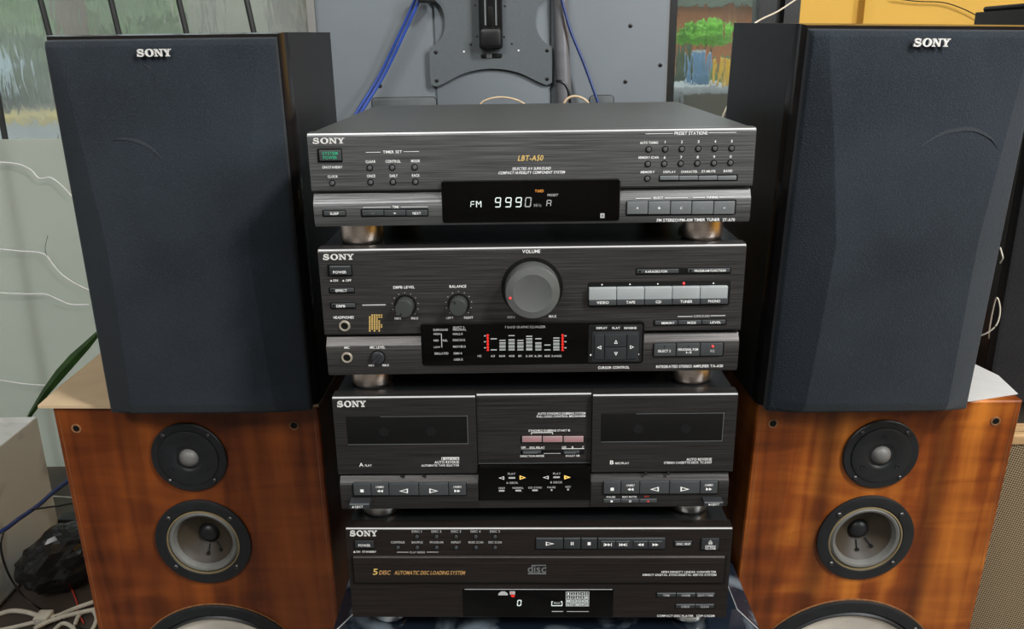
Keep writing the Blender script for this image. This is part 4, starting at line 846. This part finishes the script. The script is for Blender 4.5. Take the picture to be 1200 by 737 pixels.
WL = wood_speaker(sgL[0], sgL[2], sgL[3], -.0082, (-.0346, .0193, -.0034), .2749, 'wood_l', 'dark red brown wooden three way speaker left of the stack, cardboard on its top',
    ((222.5, 535), 44), ((239, 634), 55.5), ((177, 737), (258, 708), (334, 737)), ((89.5, 502), (344.6, 498.4)))
WR = wood_speaker(sgR[0], sgR[2], sgR[3], .0309, (.0336, .0215, -.0010), .271, 'wood_r', 'amber flame grained wooden three way speaker right of the stack, paper on its top',
    ((1031, 531.5), 44), ((1013, 629.5), 56), ((905, 737), (1000, 702.5), (1082, 737)), ((905.7, 496), (1166.6, 493.4)))
# cardboard sheet on the left wooden speaker, paper sheet on the right one
fL = Frame(WL.o, WL.M)
def cpt(px, py, z=.003): x, y = fL.atz(px, py, z); return x, y
o = MB(); a = cpt(44, 475.5); b = cpt(114, 417)
pts = [a, (-.06, a[1]-.002), (.05, a[1]+.001), (.139, -.0035), (.1395, .22), (b[0]-.004, .22), b, (a[0]-.004, a[1]+.05)]
o.loops([[(x, y, z) for x, y in pts] for z in (.0002, .0032)]); o = o.build('cardboard_sheet', M['card'], None, smooth=False); o.matrix_world = WL.mat(); tag(o, 'tan cardboard sheet lying on the dark red brown wooden speaker', 'cardboard')
fR = Frame(WR.o, WR.M); q = [fR.atz(*p, .0004) for p in ((1137, 470.3), (1193, 461.5), (1170, 440), (1143, 427), (1090, 440), (1085, 468))]
o = MB().loops([[(x, y, z) for x, y in q] for z in (.0001, .0006)]).build('paper_sheet', M['paper'], None, smooth=False); o.matrix_world = WR.mat(); tag(o, 'white paper sheet lying on the amber flame grained wooden speaker', 'paper')

# ================================================================ OTHER SPEAKERS FAR RIGHT
cl = WORLD.at(1168, 506, .2)[0]; cz = WORLD.at(1189, 506, .2)[1]
u = empty('cloth_front_cabinet', 'floor speaker with brown and cream woven front and pale wood rim, at the right edge', 'speaker', Matrix.Translation((cl+.18, .2, -.62)))
Hc = cz+.62; w = .18
MB().box(-w, w, .0, .16, 0, Hc).build('cabinet', M['pale_wood'], u, smooth=False)
MB().rbox(-w+.001, w-.012, .02, Hc-.014, -.005, .001, .002, .002).build('cloth_panel', M['tan_weave'], u)
MB().rbox(-w, w, Hc-.013, Hc, -.008, .001, .002, .002).build('top_rail', M['pale_wood'], u)
bx, _ = WORLD.at(1163, 424, .21); zb = cz+.0005; zt_ = P(1180, 12, .30).z
u = empty('large_black_speaker', 'large plain black loudspeaker behind at the right edge, standing on the woven front cabinet', 'speaker', Matrix.Translation((bx+.16, .21, zb)))
MB().box(-.16, .16, .012, .148, 0, zt_-zb).build('cabinet', M['black'], u, smooth=False)
MB().rbox(-.16, .16, .03, zt_-zb-.01, 0, .013, .004, .004).build('speaker_grille', cloth('black speaker cloth', (.007, .007, .008), (.018, .018, .020), 700), u)
mb = MB()
for k in range(9): mb.rbox(-.156+k*.035, -.126+k*.035, zt_-zb, zt_-zb+.006, .02, .14, .003, .003)
mb.build('ribbed_top', M['black'], u)

# ================================================================ TELEVISION BACK AND ITS BRACKET
TY = .55
x0, x1 = P(371, 50, TY).x, P(784, 50, TY).x; zt_ = .80
tv = empty('television', 'grey back of a flat television standing on end behind the stack', 'television', Matrix.Translation(((x0+x1)/2, TY, TZ)))
hw = (x1-x0)/2; cx = (x0+x1)/2; T = lambda px, py, Y=TY: (P(px, py, Y).x-cx, P(px, py, Y).z-TZ)
MB().rbox(-hw, hw, .0002, zt_, 0, .03, .008, .004, 4).build('back_cover', M['tv'], tv)
a = T(512, 100)[0]; b = T(645, 100)[0]
MB().rbox(a, b, .15, zt_-.02, -.004, .002, .004, .0015).build('centre_cover', M['tv'], tv)
for r in ((436, 113, 512, 131), (690, 111, 720, 131)):
    (p, q), (s_, t_) = T(r[0], r[3]), T(r[2], r[1])
    o = MB().rbox(p, s_, q-.06, t_, -.0012, .002, .006, .0008).build('pocket_rim', M['black'], tv); MB().rbox(p+.001, s_-.001, q-.059, t_-.0012, -.0018, .001, .005, .0005).build('pocket_floor', M['tv_dark'], o)
for p in ((774, 76), (733, 95.5), (445.5, 100.5), (739, 30)):
    x, z = T(*p); MB().lathe_y(x, z, [(.0028, .001), (.0028, -.001), (.0014, -.0016)], 12).build('screw', M['black'], tv)
(xa, za), (xb, zb_) = T(655, 0), T(661, 125)
MB().tube([(xa+.001, -.010, zt_-.05), (xa+.001, -.010, za), (xb, -.010, zb_), (xb, -.010, zb_-.1)], .0105, 16).build('conduit', M['tube'], tv)
# bracket plate
BY = .5405
br = empty('tv_wall_bracket', 'grey steel bracket plate with a black slotted arm on the television back', 'bracket', Matrix.Translation((cx, BY, P(575, 22, BY).z)))
bz = P(575, 22, BY).z; B = lambda px, py: (P(px, py, BY).x-cx, P(px, py, BY).z-bz)
right = []
for px, py in ((575, 80.3), (592, 81.6), (610, 86), (628, 94.5), (637, 98.6), (641.5, 99.4), (646, 97), (647, 93.5), (647, 57.5), (644.5, 53.5), (638, 49), (631.5, 41), (627.8, 30), (627.8, 18), (631, 7), (637, 0), (640, -4)): right.append(B(px, py))
pc = B(575.5, 80)[0]
half = [(x-pc, z) for x, z in right]; zm_ = half[-1][1]
half = half+[(half[-1][0]+.003, zm_+.01), (half[-1][0]+.005, zm_+.05), (half[-1][0]-.01, zm_+.06), (0, zm_+.045)]
half = [half[0]]+[(q.x, q.y) for q in smooth_path([(a_, b_, 0) for a_, b_ in half[:-1]], 4)[1:]]+[half[-1]]
poly = half+[(-x, z) for x, z in reversed(half[1:-1])]
MB().loops([[(x+pc, y, z) for x, z in poly] for y in (0, .003)]).build('plate', M['plate'], br, smooth=False)
for px, py in ((511, 61), (641.3, 58.8), (512, 94.3), (641.3, 92.3)):
    x, z = B(px, py); MB().lathe_y(x, z, [(.0026, .001), (.0026, -.0008), (.0013, -.0013)], 12).build('mounting_screw', M['black'], br)
for px, py in ((551.7, 52), (600, 51), (543.6, 60.6), (607.6, 59.3), (551.6, 51.6), (591, 43), (559, 42.4), (592, 7), (557, 6)):
    x, z = B(px, py); MB().lathe_y(x, z, [(.0013, .001), (.0013, -.0006), (.0006, -.0009)], 10).build('small_screw', M['silver' if px in (543.6, 607.6) else 'black'], br)
(xa, za), (xb, zb_) = B(562.3, 57), B(588, -40)
mb = MB().rbox(xa, xb, za, zb_, -.016, 0, .003, .003, 4); arm = mb.build('arm', M['black_gloss'], br)
(xa2, za2), (xb2, zb2) = B(566, 30), B(584.5, -40)
(xs, zs), (xt, zt2) = B(572.2, 32), B(578.2, 8)
MB().rbox(xs, xt, zs, zt2, -.0166, -.01, .003, .0003, 5).build('arm_slot', M['recess'], arm)
MB().rbox(B(563, 56)[0], B(587.5, 30)[0], B(575, 56)[1], B(575, 33)[1], -.021, -.012, .005, .004, 5).build('arm_cap', M['black'], arm)
e = MB()
for q in (569, 581.5): (xs, zs), (xt, zt2) = B(q-.5, 30), B(q+.5, -10); e.box(xs, xt, -.0168, -.0155, zs, zt2)
e.build('arm_streak', M['key_mid'], arm, smooth=False)  # pale strips stand in for bright streaks on the glossy arm
(xs, zs), (xt, zt2) = B(563.5, 68.6), B(588.5, 62.6); MB().rbox(xs, xt, zs, zt2, -.0006, .001, .003, .0002, 5).build('plate_slot', M['recess'], br)
(xs, zs), (xt, zt2) = B(570, 68.2), B(576.5, 63); MB().rbox(xs, xt, zs, zt2, -.001, .001, .0005, .0002).build('slot_bolt', M['tube'], br)
# cables on the television
CABLE_GROUPS = dict(white_cable='white cables tangled on the low shelf', silver_wire='silver wires in front of the left window', blue_cable='blue cables down the television back')
def cable(name, pts, r, mat, label, n=8, cat='cable'):
    o = MB().tube(smooth_path(pts, n), r, 8).build(name, M[mat], None); return tag(o, label, cat, CABLE_GROUPS.get(name) if 'thick' not in label and 'wisp' not in label else None)
CYB = .53
for k, (dx, nm) in enumerate(((0, 'first'), (5, 'second'))):
    cable('blue_cable', [P(489+dx, -6, CYB-.006*k), P(470+dx, 36, CYB-.006*k), P(445+dx, 88, CYB-.006*k), P(417+dx, 134, CYB-.01-.006*k), P(412+dx, 150, CYB-.012-.006*k)], .0022, 'blue', ('outer' if k == 0 else 'inner')+' blue cable of the pair slanting down left of the bracket', 6)
cable('blue_cable', [P(657, -6, .525), P(668, 34, .525), P(685, 76, .525), P(701.5, 122, .52), P(705, 135, .52)], .0021, 'blue', 'single dark blue cable slanting down right of the bracket', 6).data.materials[0] = M['navy']
o = MB().rbox(P(490, 4, .52).x, P(509, 4, .52).x, P(500, 3, .52).z, P(500, -10, .52).z, .515, .535, .002, .001).build('cable_clip', M['black'], None); tag(o, 'black clip holding the pair of blue cables at the top', 'clip')
cable('tan_cable', [P(562, 124, .50), P(566, 119, .50), P(577, 115, .50), P(590, 114, .50), P(604, 116.6, .50), P(614, 121.5, .50), P(618, 126, .50)], .0013, 'tan', 'tan cable arching up behind the middle of the tuner top')
cable('tan_cable', [P(660, 123, .515), P(664, 116.5, .515), P(671, 113, .515), P(680, 114, .515), P(688, 119, .515), P(691, 125, .515)], .0017, 'tan', 'tan cable loop below the conduit on the television')
cable('black_cable', [P(652, 95, .535), P(658, 95.5, .53), P(664, 101, .53), P(667, 109, .53), P(669, 125, .53)], .0018, 'black', 'short black cable curling below the bracket plate')
# thin cream wire running down beside the right speaker
cable('cream_wire', [P(936, -3, .62), P(912, 13, .55), P(885, 27, .46), P(866, 50, .42), P(857.4, 78, .40), P(858.5, 96, .39), P(858, 112, .385), P(850, 129, .37), P(846, 140, .36), P(842, 160, .35)], .0011, 'cream', 'cream wire hanging in front of the right window beside the black speaker')
cable('cream_wire', [P(1163, 415, .24), P(1159, 391, .22), P(1167, 350, .19), P(1172, 362, .185), P(1168, 380, .185), P(1155, 391, .19), P(1140, 395, .2)], .0008, 'cream', 'cream wire loop behind the right black speaker')
cable('cream_wire', [P(1172, 290, .19), P(1174.6, 299, .185), P(1175, 303, .185), P(1172, 308, .19)], .0008, 'cream', 'small cream wire bend just above the wire loop at right')

# ================================================================ SETTING: floor, windows, wall
WY = 1.25; FZ = -.62
structure(MB().box(-2.25, 2.45, -2.65, WY+.05, FZ-.05, FZ).build('floor', M['floor'], None, smooth=False))
structure(MB().box(-2.25, 2.45, -2.65, WY+.08, 1.9, 1.95).build('ceiling', M['ceiling'], None, smooth=False))
structure(MB().box(-2.25, -2.2, -2.6, WY+.08, FZ, 1.9).build('wall_left', M['wall_paint'], None, smooth=False))
structure(MB().box(-2.25, 2.4, -2.65, -2.6, FZ, 1.9).build('wall_front', M['wall_paint'], None, smooth=False))
XL = -2.2
xTL, xTR = P(371, 20, WY).x, P(790, 20, WY).x; xR0, xR1 = P(885, 20, WY).x, P(931, 30, WY).x
HZ = 1.9
# left window: iron bars outside, wet pane above, frosted sheet below
zf = P(8, 163, WY).z
w1 = empty('window_1', '', '', Matrix.Translation((0, WY, 0)));
for k in ('label', 'category'): del w1[k]
structure(w1)
MB().box(XL, xTL+.4, .028, .034, FZ, HZ).build('pane', M['wet'], w1, smooth=False)
MB().box(XL, xTL+.4, -.006, -.002, FZ+.002, zf).build('frosted_sheet', M['frost'], w1, smooth=False)
for (pa, ya), (pb, yb) in (((-22, 0), (4, 150)), ((47.5, 0), (58, 40)), ((130, 0), (139, 38)), ((209.5, 0), (218, 36)), ((289, 0), (297, 36)), ((-110, 0), (-80, 150))):
    a, b = P(pa, ya, WY+.010), P(pb, yb, WY+.010); d = (b-a)/(b.z-a.z)
    p0 = a+d*(HZ-a.z); p1 = a+d*(FZ-a.z)*1.0; p1 = a+d*((FZ+.05)-a.z)
    MB().tube([(p0.x, .010, p0.z), (p1.x, .010, p1.z)], .0066, 8).build('bar', M['bar'], w1)
MB().box(XL, xTL+.4, -.02, .02, HZ, HZ+.06).build('head', M['frame'], w1, smooth=False)
w2 = empty('window_2', '', '', Matrix.Translation((0, WY, 0)))
for k in ('label', 'category'): del w2[k]
structure(w2)
MB().box(xTR, xR0+.01, -.003, .003, FZ+.4, HZ).build('pane', M['wet_clear'], w2, smooth=False)
MB().box(P(776, 20, WY).x, P(791.5, 20, WY).x, -.02, .02, FZ, HZ).build('jamb', M['frame'], w2, smooth=False)
for a, b, y0 in ((885, 899, -.03), (899, 913, -.015), (913, 931, -.035)): MB().box(P(a, 20, WY).x, P(b, 20, WY).x, y0, .03, FZ, HZ).build('jamb', M['frame'], w2, smooth=False)
structure(MB().box(xTL+.4-.42, xTR-.02, WY, WY+.08, FZ, HZ).build('wall_back', M['plaster'], None, smooth=False))
w = MB(); xp = P(1012, 20, WY-.06).x
prof = [(xR1, WY-.03), (P(985, 20, WY).x, WY-.03), (P(1004, 20, WY).x, WY-.036), (xp, WY-.06), (xp+.02, WY-.068), (2.4, WY-.068), (2.4, -2.6), (2.45, -2.6), (2.45, WY+.08), (xR1, WY+.08)]
w.loops([[(x, y, z) for x, y in prof] for z in (FZ, HZ)]); structure(w.build('wall_right', M['yellow'], None))
cable('thin_wire', [P(1045, -2, WY-.08), P(1075, 1.5, WY-.08), P(1105, 3, WY-.08), P(1130, 11, WY-.08), P(1156, 25, WY-.08), P(1170, 34, WY-.08)], .0011, 'black', 'thin dark wire drooping across the yellow wall')

# ---------------------------------------------------------------- left corner: tinsel wires, planter, leaf, cables
SY = WY-.03
for pts, lb in (([(-4, 190), (20, 192), (36, 199), (46, 209), (60, 208.5), (74, 219), (84, 230)], 'highest silver wire across the frosted window'),
                ([(-4, 291.5), (20, 294), (50, 297), (62, 310), (72, 321), (86, 331), (104, 340)], 'second silver wire down, kinked, on the frosted window'),
                ([(-4, 343), (30, 344.5), (52, 344.5), (66, 350), (82, 356.5), (104, 357)], 'third silver wire down, wavy, on the frosted window'),
                ([(-4, 445), (10, 447), (30, 450), (54, 451.5), (62, 451)], 'lowest silver wire on the frosted window near the leaf')):
    cable('silver_wire', [P(x, y, SY) for x, y in pts], .0017, 'silver', lb)
cable('dark_wire', [P(55, 300, SY), P(53, 290, SY), P(56, 276, SY)], .0006, 'black', 'wisp of dark wire rising from the kinked silver wire')
cable('silver_wire', [P(62, 581.5, .9), P(72, 582, .9), P(88, 583, .9), P(100, 583, .9)], .0015, 'silver', 'short silver wire between the planter and the red brown speaker')
# planter tub, its front face receding to the right
R_ = P(43.5, 488, .80); zt_ = R_.z; zb_ = P(73, 634, .80).z
rim = [WORLD.atz(px, py, zt_) for px, py in ((43.5, 488), (-45, 558))]
d_ = Vector((rim[1][0]-rim[0][0], rim[1][1]-rim[0][1])); nrm = Vector((-d_.y, d_.x)).normalized(); nrm = nrm if nrm.dot(Vector((rim[0][0]-CAM.x, rim[0][1]-CAM.y))) > 0 else -nrm
c4 = [Vector(rim[0]), Vector(rim[1]), Vector(rim[1])+nrm*.20, Vector(rim[0])+nrm*.20]
ctr = sum(c4, Vector((0, 0)))/4
pl = empty('planter', 'white stained square planter tub at the left edge behind the thick blue cable', 'planter', Matrix.Translation((ctr.x, ctr.y, zb_)))
rg = lambda k, z: [((v-ctr).x*k, (v-ctr).y*k, z-zb_) for v in c4]
pt = MB().loops([rg(.93, zb_+.0005), rg(.985, zb_+.012), rg(1.0, zb_+.05), rg(1.0, zt_)], True, False).build('tub', M['planter'], pl, smooth=False)
so = pt.modifiers.new('wall', 'SOLIDIFY'); so.thickness = .006; so.offset = -1; bvm = pt.modifiers.new('soft', 'BEVEL'); bvm.width = .006; bvm.segments = 2
MB().loops([rg(.95, zt_-.05), rg(.95, zt_-.012)]).build('soil_cover', M['planter'], pl, smooth=False)
# low shelf under it
zs = zb_
sh = MB().box(-1.35, -.60, .30, 1.12, zs-.03, zs).build('low_shelf', M['shelf'], None, smooth=False); tag(sh, 'dark low shelf under the white cable tangle in the left corner', 'shelf')
for x, y in ((-1.3, .35), (-.65, .35), (-1.3, 1.07), (-.65, 1.07)): o = MB().box(x-.02, x+.02, y-.02, y+.02, FZ, zs-.03).build('leg', M['black'], sh, smooth=False)
S = lambda px, py, up=.004: Vector((*WORLD.atz(px, py, zs+up), zs+up))
# long leaf
lf = [(24, 505, 1.0), (36, 484, 3.0), (54, 458, 5.2), (70, 438, 6.6), (86, 420, 6.4), (100, 406, 5), (114, 391, 3)]
mb = MB(); L = []
for i, (px, py, hw_) in enumerate(lf):
    c = P(px, py, 1.0); n_ = Vector((.75, 0, -.66)); k = hw_*.0017
    L.append([c-n_*k+Vector((0, .004, 0)), c+Vector((0, -.004, 0)), c+n_*k+Vector((0, .004, 0)), c+Vector((0, .001, 0))])
mb.loops(L); o = mb.build('plant_leaf', M['leaf'], None); tag(o, 'long dark green blade leaf rising from behind the planter', 'leaf')
cable('blue_cable', [P(-8, 627, .46), P(6, 620, .47), P(22, 608, .50), P(45, 592, .54), P(62, 577, .58), P(80, 563, .62), P(95, 551, .66)], .0036, 'navy', 'thick dark blue cable crossing in front of the white planter')
cable('black_cable', [P(36, 597.5, .515), P(48, 595.5, .53), P(66, 593, .57), P(84, 590, .60), P(100, 588, .62)], .0016, 'black', 'thin black cable level beside the blue cable at the planter')
cable('black_cable', [P(4, 623, .46), P(1, 640, .45), P(5, 660, .45), P(14, 680, .46), P(28, 699, .47), S(45, 712, .010), S(68, 724, .010), S(100, 738, .010)], .0017, 'black', 'black cable hanging down the planter to the white cables')
c = S(80, 650, .062); bm = bmesh.new(); bmesh.ops.create_icosphere(bm, subdivisions=4, radius=1)
from mathutils import noise as mn
for v in bm.verts:
    d = v.co.normalized(); k = 1+.16*mn.noise(d*2.3)+.12*abs(mn.noise(d*6))+.05*abs(mn.noise(d*14)); v.co = Vector((d.x*.052*k, d.y*.085*k, max(-.06, d.z*.056*k)))
me = bpy.data.meshes.new('plastic_bag'); bm.to_mesh(me); bm.free(); me.materials.append(M['bag']); o = bpy.data.objects.new('plastic_bag', me); COL.objects.link(o); o.location = c; o.rotation_euler = (0, 0, -.55); tag(o, 'crumpled black plastic bag between the planter and the red brown speaker', 'bag')
AY = .80; zq = P(84, 626, AY).z
o = MB().rbox(P(70, 631, AY).x, P(112, 631, AY).x, zs, zq, AY, AY+.035, .002, .001).build('power_adapter', M['cream'], None); tag(o, 'white adapter block beside the red brown speaker behind the black bag', 'adapter')
o = MB().rbox(P(68, 618, AY).x, P(112, 618, AY).x, zq+.0003, P(84, 609, AY).z, AY, AY+.03, .002, .001).build('black_box', M['black'], None); tag(o, 'small black box lying on the white adapter block', 'box')
for i, (pts, rr, mt, lb) in enumerate((
    ([(-8, 722), (12, 716), (30, 717), (46, 722), (60, 726)], .0042, 'cream', 'white cable nearest the left edge of the tangle'),
    ([(50, 726), (66, 722), (88, 713), (116, 703)], .0040, 'cream', 'upper white cable slanting up to the red brown speaker'),
    ([(40, 737), (58, 728), (84, 720), (116, 713)], .0038, 'cream', 'second white cable slanting up to the red brown speaker'),
    ([(-8, 740), (16, 735), (40, 729), (56, 724)], .0036, 'cream', 'white cable along the bottom left of the tangle'),
    ([(84, 742), (92, 722), (100, 716), (109, 716), (113, 726), (106, 742)], .0034, 'cream', 'white cable loop at the foot of the red brown speaker'),
    ([(60, 742), (72, 731), (82, 733), (92, 744)], .0034, 'cream', 'small white cable bend at the bottom of the tangle'),
    ([(84, 690), (90, 706), (91, 716), (98, 730)], .0014, 'red_print', 'thin dark red wire among the white cables'))):
    cable('white_cable' if mt == 'cream' else 'red_wire', [S(a, b, .0045+.004*(i % 3)) for a, b in pts], rr, mt, lb)
q = S(51, 723, .012); o = MB().rbox(q.x-.012, q.x+.012, q.z-.008, q.z+.006, q.y-.012, q.y+.012, .002, .001).build('cable_plug', M['cream'], None); tag(o, 'white plug on the cables at the bottom left', 'plug')

# ================================================================ OUTDOORS, seen through wet glass
GZ = -.75
G = dict(asphalt=plain('wet asphalt', (.30, .31, .31), .5, 0, .1, 2), kerb=plain('yellow kerb paint', (.75, .55, .15), .6, 0, .1), soil=plain('verge earth', (.20, .19, .12), .9, 0, .3, 2),
         bark=plain('brown bark', (.20, .13, .08), .9, 0, .4, 8, .3, stretch=(4, 4, 1)), bark2=plain('grey bark', (.30, .25, .20), .9, 0, .4, 8, .3, stretch=(4, 4, 1)), leafy=plain('tree foliage', (.20, .29, .12), .7, 0, .5, 5), leafy2=plain('dark foliage', (.08, .12, .06), .7, 0, .5, 4), lime=plain('bright foliage', (.22, .60, .05), .7, 0, .4, 12),
         wall=plain('beige house wall', (.52, .47, .36), .8, 0, .1, 1), brick=plain('orange brown wall', (.45, .17, .06), .8, 0, .25, 3), car=plain('pale blue car paint', (.50, .60, .66), .3, 0, .05), dark=plain('dark car glass', (.06, .07, .08), .25), barrel=plain('blue barrel plastic', (.15, .30, .50), .4, 0, .15), yel=plain('yellow crate plastic', (.85, .50, .04), .5, 0, .1), conc=plain('pale concrete', (.50, .53, .53), .8, 0, .12, 4), roof=plain('grey green roof', (.16, .19, .14), .7, 0, .2, 3))
structure(MB().box(-40, 40, WY+.1, 60, GZ-.1, GZ).build('ground', G['asphalt'], None, smooth=False))
o = MB().box(-30, 2, 15.6, 17.4, GZ, GZ+.14).build('kerb', G['kerb'], None, smooth=False); tag(o, 'yellow painted kerb along the road seen through the left window', 'kerb')
o = MB().box(-40, 10, 17.4, 29, GZ, GZ+.12).build('verge', G['soil'], None, smooth=False); tag(o, 'earth verge behind the yellow kerb beyond the left window', 'verge')
def blob(name, c, rad, mat, label, cat, sub=4, seed=0):
    bm = bmesh.new(); bmesh.ops.create_icosphere(bm, subdivisions=sub, radius=1)
    for v in bm.verts:
        d = v.co.normalized(); s_ = Vector((seed*3.1, seed, 0)); k = .85+.35*mn.noise(d*2+s_)+.28*mn.noise(d*5+s_)+.18*mn.noise(d*11+s_); v.co = Vector((d.x*rad[0]*k, d.y*rad[1]*k, d.z*rad[2]*k))
    me = bpy.data.meshes.new(name); bm.to_mesh(me); bm.free(); me.materials.append(mat); o = bpy.data.objects.new(name, me); COL.objects.link(o); o.location = c
    return tag(o, label, cat)
def trunk(px, w, Y, mat, label):
    a = P(px, 20, Y); t = empty('tree', label, 'tree', Matrix.Translation((a.x, Y, GZ)), 'trees outside the barred window')
    pts = [(.02*math.sin(k*1.7)*w*5, .0, k*.35) for k in range(0, 16)]; MB().tube(pts, [w*(1.25-.02*k) for k in range(16)], 14).build('trunk', mat, t)
    bm = bmesh.new(); bmesh.ops.create_icosphere(bm, subdivisions=3, radius=1)
    for v in bm.verts: d = v.co.normalized(); k = 1+.4*mn.noise(d*3); v.co = Vector((d.x*.55*k, d.y*.55*k, 5.8+d.z*.8*k))
    me = bpy.data.meshes.new('crown'); bm.to_mesh(me); bm.free(); me.materials.append(G['leafy2']); o = bpy.data.objects.new('crown', me); COL.objects.link(o); o.parent = t
trunk(84, .075, 4.3, G['bark'], 'brown trunked tree outside between the first and second window bars')
trunk(245, .055, 7.6, G['bark2'], 'slim pale trunked tree outside between the third and fourth window bars')
trunk(335, .115, 6.0, G['bark2'], 'thick grey trunked tree outside near the television edge')
trunk(358, .11, 9.4, G['bark'], 'brown trunked tree outside right against the television edge')
def bush(px, ptop, Y, rx, mat, label, seed, base=GZ, stem=False, ry=None):
    top = P(px, ptop, Y); ry = ry or rx*.7
    if not stem:
        rz = (top.z-base)/2/1.22; return blob('hedge', Vector((top.x, Y, base+rz*1.22)), (rx, ry, rz), mat, label, 'bush', 4, seed)
    rz = stem; e = empty('shrub', label, 'bush', Matrix.Translation((top.x, Y, base))); o = blob('foliage', Vector((0, 0, top.z-base-rz)), (rx, ry, rz), mat, '', '', 4, seed); o.parent = e
    for k in ('label', 'category'): del o[k]
    MB().tube([(0, 0, 0), (.01, 0, (top.z-base)*.5), (0, 0, top.z-base-rz)], .02, 8).build('stem', G['bark'], e); return e
bush(8, -60, 22.4, 2.2, G['leafy'], 'tall light green bush outside at the far left of the window', 1, GZ+.12, ry=1.2)
bush(36, 60, 17.95, .5, G['leafy2'], 'low dark green bush outside at the left of the window', 2, GZ+.12, ry=.28)
bush(135, -40, 27, 2.0, G['leafy'], 'pale green bush outside right of the brown trunk', 3, GZ+.12, ry=.8)
hs = empty('house', 'beige house wall outside beyond the barred window', 'house', Matrix.Translation((P(230, 20, 30).x, 30, GZ)))
MB().box(-5, 5, 0, 6, 0, 6).build('wall', G['wall'], hs, smooth=False); MB().box(-5.3, 5.3, -.3, 6.3, 6, 6.4).build('roof', G['roof'], hs, smooth=False)
def car(px, py, Y, sc, mat, label, lift=0):
    a = P(px, py, Y); c = empty('car', label, 'car', Matrix.Translation((a.x, Y, GZ+lift)) @ Matrix.Scale(sc, 4))
    prof = [(-2.1, .3), (2.1, .3), (2.1, .75), (1.4, .9), (.8, 1.4), (-1.0, 1.42), (-1.7, .92), (-2.1, .85)]
    MB().loops([[(x, y, z) for x, z in prof] for y in (-.8, .8)]).build('body', mat, c, smooth=False)
    pr = [(-1.45, .94), (1.2, .94), (.72, 1.34), (-.95, 1.36)]; MB().loops([[(x, y, z) for x, z in pr] for y in (-.82, .82)]).build('side_glass', G['dark'], c, smooth=False)
    for x in (-1.3, 1.3):
        MB().lathe_y(x, .32, [(.32, -.84), (.32, -.6)], 18).build('wheel', G['dark'], c); MB().lathe_y(x, .32, [(.32, .6), (.32, .84)], 18).build('wheel', G['dark'], c)
car(-58, 100, 19.2, .95, G['car'], 'pale blue car outside beyond the yellow kerb', .12)
# right window view: a yard wall with things on it
LZ = P(820, 100, 3.4).z
o = MB().box(P(770, 90, 3.0).x, P(960, 90, 3.0).x, 2.6, 3.9, GZ, LZ).build('yard_ledge', G['conc'], None, smooth=False); tag(o, 'pale concrete ledge outside the right window', 'ledge')
bx, bzp = P(818, 60, 3.6), 0
hB = P(818, 62, 3.5).z-LZ
b = empty('barrel', 'blue plastic barrel on the ledge outside the right window', 'barrel', Matrix.Translation((P(819, 80, 3.5).x, 3.5, LZ)))
MB().lathe_z(0, 0, [(.045, 0), (.05, .01), (.054, hB*.3), (.05, hB*.35), (.054, hB*.6), (.048, hB*.95), (.042, hB)], 24).build('drum', G['barrel'], b); MB().lathe_z(0, 0, [(.044, hB), (.044, hB+.008), (.02, hB+.009)], 24).build('lid', G['car'], b)
(x0, z0), (x1, z1) = WORLD.at(846, 91, 3.3), WORLD.at(860, 69, 3.3)
o = MB().rbox(x0, x1, LZ, z1, 3.3, 3.4, .006, .004).build('crate', G['yel'], None); tag(o, 'yellow plastic crate on the ledge outside the right window', 'crate')
bush(828, 22, 4.25, .17, G['lime'], 'bright lime green shrub outside the right window', 5, stem=.075)
bush(800, 36, 5.0, .15, G['leafy2'], 'dark bush outside the right window left of the barrel', 6)
bush(856, 40, 5.5, .22, G['leafy'], 'dull green bush behind the yellow crate outside', 7)
hs = empty('shed', 'orange brown walled shed outside the right window', 'shed', Matrix.Translation((P(838, 20, 7).x, 7, GZ)))
zz = P(838, 8, 7).z-GZ; MB().box(-.36, .8, 0, 1, 0, zz).build('wall', G['brick'], hs, smooth=False); MB().box(-.5, .9, -.1, 1.1, zz, zz+.12).build('roof', G['roof'], hs, smooth=False)
(x0, z0), (x1, z1) = WORLD.at(797, 132, 2.1), WORLD.at(870, 108, 2.1)
o = MB().rbox(x0, x1+.2, GZ, z1, 2.1, 2.5, .03, .01, 4).build('metal_tank', plain('dark grey tank', (.10, .11, .11), .4, .3, .3, 8), None); tag(o, 'dark grey tank outside the right window in front of the ledge', 'tank')
bush(815, -25, 11, 1.8, G['leafy2'], 'dark tree mass far behind the shed outside', 8, ry=.6)
